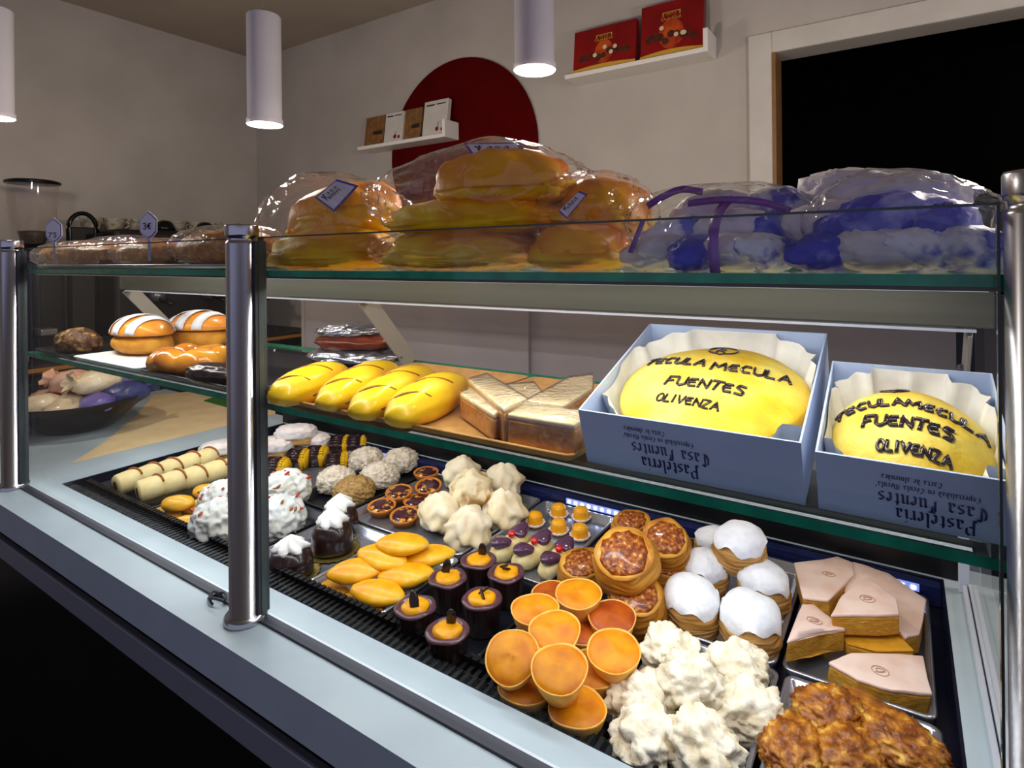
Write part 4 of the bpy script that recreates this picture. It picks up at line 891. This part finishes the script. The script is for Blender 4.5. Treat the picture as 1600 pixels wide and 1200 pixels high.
# ---- cake boxes propped up at the back
M_carton = mat('white_carton', '#bccbe8', '#b4c3e0', 0.5, 8); M_ink = mat('navy_ink', '#1c1c54', None, 0.6)
M_cake = mat('yellow_marzipan', '#ecd668', '#dcb41c', 0.6, 11, (.38, .60), bump=.003, bscale=70, c3='#c08c14'); M_pipe = mat('piped_chocolate', '#241210', None, 0.22, coat=.5)
M_card = mat('prop_card', '#b8bcc8', None, 0.7)
def cake_box(lb, lbc, X0, Y0, w, L_, h, deg, small, lines, rx, ry, ch, cc, pr, writing, sb):
    t = thing('cake_box', lb, 'cake box', (X0, Y0, S1 + .0005), (math.radians(deg), 0, 0), 'open cake boxes on the lower shelf')
    e = .002
    ob('carton', boxes([(0, w, 0, L_, 0, e), (0, w, 0, e, e, h), (0, w, L_ - e, L_, e, h), (0, e, e, L_ - e, e, h), (w - e, w, e, L_ - e, e, h)]), M_carton, t)
    vs, fs = [], []
    for txt, sz, xm, zm in lines:
        a, b = nib_text(txt, sz, xm, zm); o_ = len(vs); vs += a; fs += [tuple(i + o_ for i in f) for f in b]
    ob('printed_lettering', mesh(vs, fs, False), M_ink, t)
    # wedge of card that holds the box tilted
    H_ = math.sin(math.radians(deg)) * L_
    bm = bmesh.new(); R_ = Matrix.Rotation(-math.radians(deg), 4, 'X')
    pts = [(.01, L_ * .55, 0), (.01, L_ * .98, 0)]
    A = [bm.verts.new((x_, y_, -.0006)) for x_ in (.012, w - .012) for y_ in (L_ * .5, L_ * .97)]
    Bv = []
    for v in A:
        q = R_.inverted() @ v.co; f_ = R_ @ Vector((q.x, q.y, .0004)); Bv.append(bm.verts.new(f_))
    for f_ in ((A[0], A[1], A[3], A[2]), (Bv[0], Bv[2], Bv[3], Bv[1]), (A[0], Bv[0], Bv[1], A[1]), (A[2], A[3], Bv[3], Bv[2]), (A[0], A[2], Bv[2], Bv[0]), (A[1], Bv[1], Bv[3], A[3])): bm.faces.new(f_)
    ob('prop', from_bm(bm), M_card, t)
    # lace paper: a crimped sheet rising to the walls
    vs, fs = [], []; n = 96; rnd = random.Random(int(w * 1000))
    for r_i, (k, z) in enumerate(((.80, .006), (.98, .018), (1.08, .048), (1.14, .072))):
        for i in range(n):
            a = 2 * PI * i / n; wv = .006 * math.sin(11 * a) + .004 * math.sin(23 * a + 1)
            x_ = max(.004, min(w - .004, w / 2 + (rx * k + wv) * math.cos(a) * 1.02)); y_ = max(.004, min(L_ - .004, cc + (ry * k + wv) * math.sin(a) * 1.05))
            zz = min(z * (1 + (.12 * math.sin(7 * a) + .08 * math.sin(4 * a + 1)) * (r_i > 1)) * (h / .07) * (.80 if math.sin(a) < 0 else 1.0), h - .003)
            vs.append((x_, y_, max(zz, .003)))
    for r_i in range(3):
        for i in range(n): j = (i + 1) % n; fs.append((r_i * n + i, r_i * n + j, r_i * n + n + j, r_i * n + n + i))
    me = mesh(vs, fs, True); ob('lace_paper', me, M_lace, t)
    # the cake inside
    c = thing('tecula_cake', lbc, 'cake', (0, 0, 0)); Mx = Matrix.Translation((X0, Y0, S1 + .0005)) @ Matrix.Rotation(math.radians(deg), 4, 'X') @ Matrix.Translation((w / 2, cc, .003))
    c.matrix_world = Mx
    pz = lambda x, y: sb + ch * max(0.0, 1 - (x / rx) ** 2 - (y / ry) ** 2) ** pr
    prof = [(0, 0), (.93, 0), (.985, .010), (1.0, sb)]
    vs, fs = [], []; n = 64; rings = []
    for k, z in prof[1:] + [(math.cos(a), None) for a in [PI / 2 * q / 14 for q in range(1, 14)]]:
        ring = []
        for i in range(n):
            a = 2 * PI * i / n; x_, y_ = rx * k * math.cos(a), ry * k * math.sin(a); kk = 1 + .012 * math.sin(5 * a + 1)
            ring.append(len(vs)); vs.append((x_ * kk, y_ * kk, z if z is not None else pz(x_, y_)))
        rings.append(ring)
    top = len(vs); vs.append((0, 0, pz(0, 0))); bot = len(vs); vs.append((0, 0, 0))
    for A_, B_ in zip(rings, rings[1:]):
        for i in range(n): fs.append((A_[i], A_[(i + 1) % n], B_[(i + 1) % n], B_[i]))
    for i in range(n): fs.append((rings[-1][i], rings[-1][(i + 1) % n], top)); fs.append((rings[0][(i + 1) % n], rings[0][i], bot))
    me = mesh(vs, fs, True); fix_normals(me); ob('sponge', me, M_cake, c)
    for txt, hh, xm, ym, ang, rad in writing:
        if txt == '@':
            ps = [[(xm + hh * math.cos(k * PI / 14), ym + hh * .85 * math.sin(k * PI / 14) - (.15 * hh if k in (21,) else 0)) for k in range(29)]]
        else:
            pl, wd = strokes(txt, hh); ps = []
            ca, sa = math.cos(math.radians(ang)), math.sin(math.radians(ang))
            for q in pl: ps.append([(xm + (a - wd / 2) * ca - (b - hh / 2) * sa, ym + (a - wd / 2) * sa + (b - hh / 2) * ca) for a, b in q])
        out = []
        for q in ps:
            d = []
            for (a, b), (a2, b2) in zip(q, q[1:]):
                for s_ in range(4): d.append((a + (a2 - a) * s_ / 4, b + (b2 - b) * s_ / 4))
            d.append(q[-1]); out.append([(a, b, pz(a, b) + rad * .5) for a, b in d])
        ob('piped_lettering', tubem(out, rad, 6), M_pipe, c)
cake_box('open white cake box with upside down print, the larger left one', 'oval yellow cake with chocolate lettering in the larger box', -.326, .628, .242, .246, .072, 18.5, False,
   [('Pasteler\u00eda', .0165, .104, .016), ('Casa Fuentes', .0165, .106, .034), ('Especialidad en T\u00e9cula M\u00e9cula\u00ae', .0066, .094, .0485), ('Tarta de almendra', .0066, .080, .0575)], .113, .112, .026, .120, .60,
   [('@', .019, .000, .076, 0, .0014), ('R', .018, .000, .076, 0, .0013), ('TECULA', .0185, -.050, .030, -8, .0019), ('MECULA', .0185, .047, .020, 2, .0019), ('FUENTES', .018, .004, -.026, -3, .0018), ('OLIVENZA', .013, -.008, -.060, -5, .0014)], .040)
cake_box('open white cake box beside the right post, the smaller one', 'domed yellow cake with thick chocolate lettering in the smaller box', -.072, .628, .150, .176, .066, 20, True,
   [('Pasteler\u00eda', .0150, .093, .013), ('Casa Fuentes', .0150, .090, .029), ('Especialidad en T\u00e9cula M\u00e9cula\u00ae', .0062, .087, .0425), ('Tarta de almendra', .0062, .076, .0515)], .070, .080, .044, .084, .60,
   [('@', .013, -.012, .052, 0, .0014), ('TECULA', .0135, -.034, .008, 4, .0019), ('MECULA', .0135, .032, .004, -8, .0019), ('FUENTES', .014, .000, -.022, -4, .0020), ('OLIVENZA', .010, .004, -.050, -4, .0017)], .024)

# ================================================================== top glass shelf
M_bread = mat('sweet_bread', '#ec7c04', '#ffb410', 0.45, 7, (.40, .66), bump=.0008, bscale=60, var=.06); M_breadg = mat('yellow_bread', '#ffd404', '#f09a08', 0.5, 9, (.44, .66), c3='#c8b414', bump=.001, bscale=60)
def fit(x0, x1, Y, b):
    """centre X and half length of an oval of half depth b whose outline runs from pixel column x0 to x1"""
    xm = (x0 + x1) / 2; c = PY(xm, 400, Y); d = (c - EYE).dot(FWD); th = math.atan2(c.x, c.y); h = d * (x1 - x0) / 2 / FPX * math.cos(math.atan((xm - CX) / FPX))
    s = h * h - (b * math.sin(th)) ** 2
    return c.x, math.sqrt(max(s, (.4 * h) ** 2)) / max(.3, math.cos(th))
def zat(x, y, Y): return PY(x, y, Y).z
def bread(label, x0, x1, y0, y1, Y, b, m, sd, rest=None, tilt=0.0, group='bagged sweet breads'):
    X, a = fit(x0, x1, Y, b); z1 = zat((x0 + x1) / 2, y0, Y); z0 = rest if rest is not None else zat((x0 + x1) / 2, y1, Y); hz = (z1 - z0) / 2
    t = thing('sweet_bread', label, 'bread', (X, Y, z0), (0, math.radians(tilt), 0), group)
    ob('upper_half', blob(a, b, hz * 1.42, 4, ((.16, 1.8), (.07, 5), (.03, 11)), sd, e=.86, flat=-.08), m, t, (0, 0, hz * .62)); ob('lower_half', blob(a * 1.02, b * 1.0, hz * .62, 4, ((.14, 2), (.09, 6), (.04, 13)), sd + 2, e=.82, flat=-.9), M_breadg, t, (0, 0, hz * .56))
    return t, X, a, z0, z1
def bag(label, x0, x1, y0, y1, Y, b, sd, rest, e=.75, group='cellophane bags on the top shelf', m=None, peak=None):
    X, a = fit(x0, x1, Y, b); z1 = zat((x0 + x1) / 2, y0, Y); hz = (z1 - rest) / 2
    def fn(c, d):
        k = 1 + .05 * math.sin(9 * math.atan2(d.y, d.x) + 4 * d.z + sd) * (1 - abs(d.z))
        x_ = c.x * k
        z_ = c.z
        if peak: z_ = c.z * (1 - .55 * min(1, abs(d.x - peak) ** 1.3)) if c.z > 0 else c.z
        return Vector((x_, c.y * k, z_))
    t = thing('cellophane_bag', label, 'bag', (X, Y, rest), (0, 0, 0), group)
    ob('film', blob(a, b, hz, 5, ((.05, 2.5), (.06, 5), (.025, 11)), sd, e=e, flat=-.94, ridge=True, fn=fn), m or M_film, t, (0, 0, hz * .945))
    return t, X, a, hz
BR = {}
bread('sweet bread lying lowest at the left, behind the steel post', 425, 625, 356, 428, .70, .085, M_breadg, 1, S2)
bread('sweet bread lying lowest in the middle of the top shelf', 605, 850, 356, 430, .69, .085, M_breadg, 4, S2)
bread('sweet bread lying lowest at the right, orange crust', 835, 985, 352, 432, .69, .080, M_bread, 7, S2)
up = S2 + .052
bread('orange sweet bread resting at the left with a tag', 455, 625, 288, 372, .74, .075, M_bread, 2, up, -8)
bread('flat yellow sweet bread under the round one in the middle', 610, 890, 310, 384, .70, .088, M_breadg, 5, up)
bread('round orange sweet bread highest on the top shelf', 690, 892, 236, 345, .70, .080, M_bread, 9, up + .040)
bread('orange sweet bread at the right of the bread heap', 872, 1014, 280, 372, .77, .070, M_bread, 3, S2 + .052, 10)
# tags and bags
M_tagw = mat('tag_paper', '#ece8f4', '#e4deee', 0.6, 10); M_tagb = mat('tag_violet', '#5a52b0', None, 0.5); M_tagink = mat('tag_ink', '#24204a', None, 0.6)
def paper_tag(par, pts, Y, dy=0.0):
    """a printed tag: its corners found on the plane Y, given in the parent's frame"""
    P_ = [PY(a, b, Y) for a, b in pts]; c = sum(P_, Vector()) / 4; base = Vector(par.location)
    for k, (s, dd, m, nm) in enumerate(((1.0, 0, M_tagb, 'tag_border'), (.86, .0012, M_tagw, 'tag_paper'))):
        bm = bmesh.new(); f = [bm.verts.new(c + (p - c) * s + Vector((0, -dd, 0)) - base) for p in P_]; g = [bm.verts.new(v.co + Vector((0, .001, 0))) for v in f]
        bm.faces.new(f); bm.faces.new(g[::-1])
        for i in range(4): bm.faces.new((f[i], g[i], g[(i + 1) % 4], f[(i + 1) % 4]))
        ob(nm, from_bm(bm), m, par)
    u = (P_[1] - P_[0]); v = (P_[3] - P_[0]); o_ = P_[0]
    vs, fs = [], []
    for txt, s, q in (('Fuentes', .20, .42), ('Casa', .16, .24)):
        a_, b_ = nib_text(txt, 1.0, 0, 0, False); wmax = max(abs(p[0]) for p in a_); i0 = len(vs)
        for p in a_: vs.append(o_ + u * (.5 + p[0] / wmax * .33) + v * (q - p[2] * s) + Vector((0, -.0022, 0)) - base)
        fs += [tuple(i + i0 for i in f) for f in b_]
    ob('tag_lettering', mesh(vs, fs, False), M_tagink, par)
t, *_ = bag('clear bag around the left sweet breads with a violet edged tag', 415, 645, 270, 430, .715, .105, 2.0, S2, .8, peak=-.1); paper_tag(t, [(492, 309), (526, 280), (560, 290), (522, 331)], .655)
t, *_ = bag('big clear bag around the highest round bread, with tag', 585, 898, 224, 376, .70, .100, 6.0, up, .8, peak=.3); paper_tag(t, [(724, 224), (812, 223), (828, 247), (742, 250)], .665)
t, *_ = bag('clear bag around the right hand sweet bread with a folded tag', 850, 1020, 270, 432, .735, .10, 9.0, S2, .8); paper_tag(t, [(872, 330), (905, 298), (918, 303), (885, 342)], .655)
t, *_ = bag('clear bag around the lowest middle breads', 600, 860, 358, 430, .69, .098, 4.0, S2, .7)

# ---- bags of wrapped sweets in blue and white paper
M_swp = mat('blue_white_paper', '#eeeefa', '#5a5cd0', 0.45, 22, (.50, .60), bump=.002, bscale=60, var=.06); M_swb = mat('blue_paper', '#4848cc', '#b4b6f0', 0.4, 24, (.5, .66), bump=.002, bscale=60); M_sww = mat('pale_paper', '#f4ecec', '#dcd4e0', 0.5, 24, bump=.002, bscale=60)
def parcel_mesh(sd): return blob(.040, .028, .022, 4, ((.10, 2.5), (.12, 6), (.08, 14)), sd, e=.85, ridge=True, fn=lambda c, d: Vector((c.x * (1 + .25 * max(0, abs(d.x) - .75) * 4), c.y * (1 - .5 * max(0, abs(d.x) - .6)), c.z)))
par = [parcel_mesh(s) for s in (1.0, 3.0, 5.5)]
def parcel(px, py, Y, m, sp, lb, sc_=1.0, grp='paper wrapped sweets in bags'):
    sc_ *= .84; p = PY(px, py, Y); k = int(px) % 3
    tag(ob('wrapped_sweet', par[k], m, None, (p.x, p.y, max(p.z, S2 + .0245 * sc_)), (0, .2 * math.sin(px), math.radians(sp)), (sc_,) * 3), lb, 'wrapped sweet', grp)
for px_, py_, Y, m, sp, lb, s in (
    (1030, 405, .66, M_sww, 10, 'pale wrapped sweet low at the left of the ribboned bag', 1.0), (1085, 400, .645, M_swb, 80, 'blue paper sweet low in the ribboned bag, left of the ribbon', .95), (1150, 405, .65, M_sww, 20, 'pale wrapped sweet low in the ribboned bag, right of the ribbon', 1.0),
    (1195, 402, .66, M_swp, 60, 'blue and white sweet at the right bottom of the ribboned bag', .95), (1060, 365, .69, M_swp, 30, 'blue and white sweet in the middle left of the ribboned bag', 1.0), (1135, 360, .69, M_sww, -10, 'pale wrapped sweet in the middle of the ribboned bag', 1.1),
    (1200, 360, .70, M_swb, 40, 'blue paper sweet in the middle right of the ribboned bag', 1.0), (1110, 328, .72, M_sww, 0, 'pinkish pale sweet on top in the ribboned bag', 1.1), (1205, 322, .74, M_swp, 15, 'blue and white sweet at the top right of the ribboned bag', 1.0),
    (1248, 395, .76, M_swp, 90, 'small wrapped sweet standing between the two big bags', .75),
    (1300, 405, .65, M_swb, 30, 'blue paper sweet at the bottom left of the rightmost bag', 1.0), (1370, 408, .645, M_sww, 0, 'pale wrapped sweet at the bottom middle of the rightmost bag', 1.05), (1440, 400, .655, M_swp, 50, 'blue and white sweet at the bottom right of the rightmost bag', 1.0),
    (1310, 350, .69, M_sww, 20, 'pale wrapped sweet in the left middle of the rightmost bag', 1.2), (1375, 345, .66, M_swb, 10, 'large blue paper sweet in the centre of the rightmost bag', 1.25), (1470, 350, .68, M_swb, 70, 'blue paper sweet at the right of the rightmost bag', 1.1),
    (1340, 305, .72, M_sww, 0, 'pale wrapped sweet at the top left of the rightmost bag', 1.3), (1420, 310, .72, M_sww, 30, 'pale wrapped sweet at the top of the rightmost bag', 1.3), (1515, 395, .66, M_swp, 20, 'blue and white sweet beside the right post', 1.0)):
    parcel(px_, py_, Y, m, sp, lb, s)
M_rib = mat('violet_ribbon', '#7a3aa0', '#8e50b4', 0.25, 30, coat=.4)
t, Xb, ab, hb = bag('clear bag of wrapped sweets tied with a violet ribbon', 984, 1262, 290, 436, .70, .085, 3.0, S2, .72)
def ribbon(par_, pts, w=.010):
    base = Vector(par_.location); C_ = bez([PY(a, b, Y) - base for a, b, Y in pts], 6); vs, fs = [], []
    for i, p in enumerate(C_):
        d = (C_[min(i + 1, len(C_) - 1)] - C_[max(i - 1, 0)]); s = d.cross(Vector((0, 1, 0))); s = s.normalized() * w / 2 if s.length > 1e-6 else Vector((w / 2, 0, 0)); vs += [p - s, p + s]
    for i in range(len(C_) - 1): fs.append((2 * i, 2 * i + 1, 2 * i + 3, 2 * i + 2))
    me = mesh(vs, fs, True); bm = bmesh.new(); bm.from_mesh(me); bmesh.ops.solidify(bm, geom=list(bm.faces), thickness=.0006); bm.to_mesh(me); bm.free(); ob('ribbon', me, M_rib, par_)
ribbon(t, [(1118, 428, .611), (1114, 390, .606), (1117, 350, .612), (1130, 322, .640), (1150, 306, .68)], .011)
ribbon(t, [(1075, 318, .66), (1130, 312, .65), (1190, 316, .655), (1235, 330, .67)], .008)
ribbon(t, [(1098, 300, .66), (1065, 296, .645), (1035, 308, .635), (1012, 322, .64)], .008)
ribbon(t, [(1005, 345, .635), (994, 372, .63), (985, 395, .625)], .006)
bag('large clear bag of blue and white sweets beside the right post', 1258, 1562, 262, 436, .695, .090, 7.5, S2, .72, peak=-.2)

# ---- cellophane wrapped nut cakes at the left, on a silver tray
o = ob('silver_tray', tray_mesh(.98, .20, .010, .006, .012), M_tray, None, (-1.50, .700, S2)); tag(o, 'long silver tray on the top shelf left of the post', 'tray')
M_nutc = mat('nut_cake', '#a8601a', '#d08e30', 0.4, 50, (.38, .6), c3='#ecc060', bump=.003, bscale=110); M_nutp = mat('pink_nut_cake', '#7a3c50', '#96566a', 0.45, 50, bump=.002, bscale=90)
Z3 = S2 + .0026
for i, (x0, x1, y0, Y, b, m, lb, lbw) in enumerate(((50, 205, 376, .665, .055, M_nutc, 'wrapped golden nut cake at the far left of the top shelf', ''), (120, 250, 368, .75, .045, M_nutp, 'wrapped pinkish cake behind the golden nut cake', ''), (175, 305, 372, .665, .055, M_nutc, 'wrapped brown nut cake behind the 3 euro price tag', ''), (270, 440, 352, .69, .075, M_nutc, 'tall wrapped brown cake behind the steel post', ''))):
    X, a = fit(x0, x1, Y, b); z1 = zat((x0 + x1) / 2, y0, Y); hz = (z1 - Z3) / 2
    t = thing('nut_cake', lb, 'cake', (X, Y, Z3), (0, 0, 0), 'wrapped nut cakes'); ob('cake', blob(a * .9, b * .9, hz * .9, 4, ((.08, 3), (.08, 9)), i + 1.0, e=.85, flat=-.9), m, t, (0, 0, hz * .86)); ob('film', blob(a, b, hz, 5, ((.04, 4), (.06, 7), (.03, 13)), i + 4.0, e=.8, flat=-.93, ridge=True), M_film, t, (0, 0, hz * .94))
# price tags on sticks
M_stick = mat('tag_stick', '#b8b2c4', None, 0.4)
def price_tag(lb, px, py, wpx, hpx, Y, lines):
    c = PY(px, py, Y); d = (c - EYE).dot(FWD); k = d / FPX; w_, h_ = wpx * k / 2, hpx * k / 2
    t = thing('price_tag', lb, 'price tag', (c.x, c.y, S2 + .018), (0, 0, YAW * .8), 'price tags on the top shelf')
    zc = c.z - (S2 + .018); oct_ = [(0, 1), (.55, .72), (1, .45), (1, -.45), (.55, -.8), (0, -1), (-.55, -.8), (-1, -.45), (-1, .45), (-.55, .72)]
    for s, y0, m, nm in ((1.0, 0, M_tagw, 'plate'), (.90, -.0012, M_tagb, 'border'), (.84, -.0020, M_tagw, 'face')):
        bm = bmesh.new(); f = [bm.verts.new((a * w_ * s, y0, zc + b * h_ * s)) for a, b in oct_]; g = [bm.verts.new((v.co.x, y0 + .0009, v.co.z)) for v in f]; bm.faces.new(f); bm.faces.new(g[::-1]); n = len(f)
        for i in range(n): bm.faces.new((f[i], g[i], g[(i + 1) % n], f[(i + 1) % n]))
        ob(nm, from_bm(bm), m, t)
    ob('stick', boxm(-.0035, .0035, .0012, .003, 0, zc), M_stick, t)
    for txt, hh, zz in lines:
        pl, wd = strokes(txt, hh, .8); ob('lettering', tubem([[(a - wd / 2, -.0030, zc + zz + b - hh / 2) for a, b in q] for q in pl], hh * .09, 5), M_tagink, t)
price_tag('white price tag reading 3 euro, on the nut cakes', 232, 352, 29, 45, .61, [('3\u20ac', .013, -.002)])
price_tag('white price tag with small lettering at the far left', 84, 360, 28, 40, .60, [("7'5", .012, -.012)])
# ================================================================== left end of the counter and the coffee corner
o = ob('kraft_sheet', prism([(p.x, p.y) for p in [PZ(a, b, WT) for a, b in ((112, 724), (165, 690), (212, 650), (240, 618), (430, 598), (430, 647))]], WT + .0004, WT + .0014, 0), mat('kraft_paper', '#dcc296', '#d2b486', 0.8, 14)); tag(o, 'tan kraft paper sheet spread on the counter behind the bowl', 'paper')
o = ob('green_napkin', prism([(p.x, p.y) for p in [PZ(a, b, WT) for a, b in ((318, 627), (345, 618), (380, 622), (372, 642))]], WT + .0016, WT + .004, 0), mat('green_cloth', '#2f6a22', '#265a1c', 0.8, 20)); tag(o, 'small green napkin on the kraft paper, near the post', 'napkin')
bc = Vector((-2.52, .88, WT))
bo = thing('sweet_bowl', 'wide dark bowl filled with wrapped sweets at the left', 'bowl', bc, scale=(.92, .92, 1.25))
ob('bowl', lathe([(0, .0005), (.10, .0005), (.12, .008), (.20, .060), (.235, .088), (.238, .092), (.232, .092), (.195, .064), (.11, .012), (0, .010)], 48), mat('dark_bowl', '#1c1614', '#151010', 0.2, 12), bo)
SWM = [mat('candy_paper_%s' % n, a, b, 0.3, 26, bump=.003, bscale=60, coat=.3) for n, a, b in (('cream', '#dcc096', '#f0e0c0'), ('rose', '#d89c80', '#e8bca0'), ('violet', '#6454a0', '#8c7cc0'), ('blue', '#2c3058', '#444a80'))]
cand = blob(.055, .036, .030, 3, ((.12, 3), (.14, 8)), 5, ridge=True); tuft = lathe([(.006, 0), (.010, .012), (.026, .030)], 20, lambda a, r, z, k: (r * (1 + .2 * math.cos(6 * a)), z + .004 * math.cos(5 * a)))
W_ = ('rose', 'cream', 'cream', 'violet', 'cream', 'rose', 'violet', 'blue', 'violet', 'rose', 'cream')
POS = [(-.12, -.06, .062), (-.02, -.11, .066), (.07, -.06, .064), (.13, .01, .066), (-.05, .03, .070), (-.14, .06, .066), (.05, .08, .070), (.14, .10, .084), (.00, .14, .075), (.00, -.02, .118), (.09, .03, .118)]
WH = ('left front', 'near front', 'right front', 'right side', 'centre', 'left back', 'right back', 'far right rim', 'back rim', 'top of the heap', 'top right of the heap')
for i, (a, b, c_) in enumerate(POS):
    t = thing('bowl_sweet', 'crinkled %s wrapped sweet at the %s of the bowl' % (W_[i], WH[i]), 'wrapped sweet', (bc.x + a * .95, bc.y + b * .95, WT + c_ * 1.45), (.2 * math.sin(i), .2 * math.cos(2 * i), i * 1.1), 'wrapped sweets in the bowl', 1.25)
    m = SWM[('cream', 'rose', 'violet', 'blue').index(W_[i])]; ob('wrapper', cand, m, t); ob('twist', tuft, m, t, (.045, 0, .008), (0, PI / 2 - .4, 0))
# back counter along the left wall
M_cab = mat('dark_cabinet', '#1c1714', '#16110f', 0.5, 10); M_cabtop = mat('dark_worktop', '#2a2420', '#221c1a', 0.4, 10); M_bk = mat('black_plastic', '#0a0a0c', None, 0.25); M_sst = mat('machine_steel', '#7e7c78', '#706e6a', 0.35, 8, metal=.8)
bk = thing('back_counter', 'dark back counter along the left wall under the coffee machine', 'counter', (-3.2, 1.35, 0))
ob('cabinet', boxm(-.31, .26, -.80, .84, .02, 1.05), M_cab, bk); ob('worktop', boxm(-.315, .29, -.81, .845, 1.05, 1.09, .003, 1), M_cabtop, bk); ob('amber_edge', boxm(.29, .296, -.81, .845, 1.062, 1.078), mat('amber_edge_strip', '#a06a20', None, 0.4), bk)
for k in range(3):
    d = ob('cabinet_door', boxm(.26, .275, -.78 + .54 * k, -.26 + .54 * k, .06, 1.02, .002, 1), M_cab, bk); ob('door_handle', boxm(.275, .29, -.30 + .54 * k, -.285 + .54 * k, .75, .95), M_sst, d)
CZ0 = 1.0905
gx = PX(52, 330, -3.2)
g = thing('coffee_grinder', 'coffee grinder with clear hopper and black lid at the left', 'grinder', (-3.2, gx.y, CZ0))
M_hop = glassmat('hopper_plastic', (.93, .91, .89), 1.4, .05, haze=.06, hazecol=(.8, .74, .7))
ob('body', boxm(-.09, .09, -.085, .085, 0, .42, .02, 3), M_bk, g); ob('collar', lathe([(0, .42), (.085, .42), (.075, .46), (.055, .49), (0, .49)], 28), M_bk, g)
ob('hopper', lathe([(.045, .49), (.055, .53), (.080, .60), (.088, .68), (.089, .752)], 36), M_hop, g); ob('beans', lathe([(0, .492), (.040, .492), (.050, .53), (.054, .545), (0, .55)], 24), mat('coffee_beans', '#3a2418', '#2a160e', 0.4, 90, bump=.004, bscale=120), g)
ob('lid', lathe([(0, .768), (.08, .768), (.097, .762), (.097, .752), (0, .752)], 36), M_bk, g); ob('lever', tubem([[(0, -.06, .46), (.06, -.13, .455)]], .006, 8), M_bk, g); ob('dosing_fork', boxm(.09, .17, -.03, .03, .10, .13, .006, 2), M_sst, g)
m0 = thing('espresso_machine', 'long espresso machine with black knobs and blue display', 'coffee machine', (-3.23, 1.56, CZ0))
ob('body', boxm(-.22, .20, -.36, .38, .06, .56, .02, 3), M_cab, m0); ob('front_panel', boxm(.20, .215, -.34, .36, .30, .54, .004, 1), M_cabtop, m0); ob('drip_tray', boxm(.16, .28, -.34, .36, .06, .11, .006, 2), M_sst, m0)
ob('display', boxm(.215, .220, -.14, .02, .47, .51), mat('blue_display', '#101a60', None, 0.2, emit=('#2a40ff', .8)), m0); ob('pilot_light', boxm(.215, .220, -.33, -.315, .30, .33), mat('blue_pilot', '#2060ff', None, .3, emit=('#3a8aff', 3.0)), m0)
knob = lathe([(0, .055), (.020, .052), (.036, .040), (.046, .018), (.048, 0), (0, 0)], 28)
for k, y in enumerate((-.10, .10, .28)): ob('knob', knob, M_bk, m0, (.10, y, .5605))
for k, y in enumerate((-.2, .05, .28)):
    q = ob('group_head', lathe([(0, .0), (.035, 0), (.035, .05), (0, .05)], 24), M_sst, m0, (.24, y, .22)); ob('portafilter_handle', tubem([[(.03, 0, .01), (.14, 0, -.01)]], .012, 10), M_bk, q)
for sy in (-.30, .32):
    for sx in (-.16, .16): ob('foot', lathe([(0, 0), (.02, 0), (.024, .06), (0, .06)], 16), M_bk, m0, (sx, sy, 0))
M_cup = mat('flowered_cup', '#b0a892', '#8e8672', 0.4, 60, (.48, .6), c3='#6a4a3a'); cupme = lathe([(0, .0), (.022, 0), (.030, .012), (.037, .05), (.038, .055), (.034, .052), (.026, .012), (0, .006)], 24)
CZ1 = CZ0 + .5605
for k in range(7):
    t = thing('coffee_cup', '%s flower patterned cup from the grinder on the coffee machine' % ('first', 'second', 'third', 'fourth', 'fifth', 'sixth', 'seventh')[k], 'cup', (-3.36, 1.23 + .10 * k, CZ1), (0, 0, k), 'cups on the coffee machine', 1.25); ob('cup_body', cupme, M_cup, t); ob('cup_handle', tubem([[(.036 + .016 * math.sin(PI * q / 6), 0, .044 - .030 * q / 6) for q in range(7)]], .0035, 6), M_cup, t)
ar = thing('arched_dispenser', 'dark arched dispenser standing left of the espresso machine', 'dispenser', (-3.2, 1.14, CZ0))
ob('arch', tubem([[(0, -.05 + .0 * q, .0) if q == 0 else ((0, .05, .0) if q == 14 else (0, -.055 * math.cos(PI * (q - 1) / 12), .56 + .075 * math.sin(PI * (q - 1) / 12))) for q in range(15)]], .010, 8), M_bk, ar); ob('panel', boxm(-.008, .004, -.046, .046, .02, .57, .004, 1), M_cab, ar); ob('spout', boxm(.004, .09, .01, .055, .48, .54, .008, 2), M_bk, ar); ob('base', boxm(-.07, .09, -.07, .07, 0, .02, .004, 1), M_sst, ar)
M_pl = mat('plate_white', '#b4babe', None, 0.35); plate = lathe([(0, 0), (.05, 0), (.085, .012), (.084, .015), (.05, .004), (0, .004)], 32)
for k in range(4): tag(ob('saucer', plate, M_pl, None, (-3.02, .80, CZ0 + .006 * k)), 'white saucer in the stack on the back counter, %s' % ('lowest', 'second from below', 'third from below', 'topmost')[k], 'saucer', 'stacked saucers')
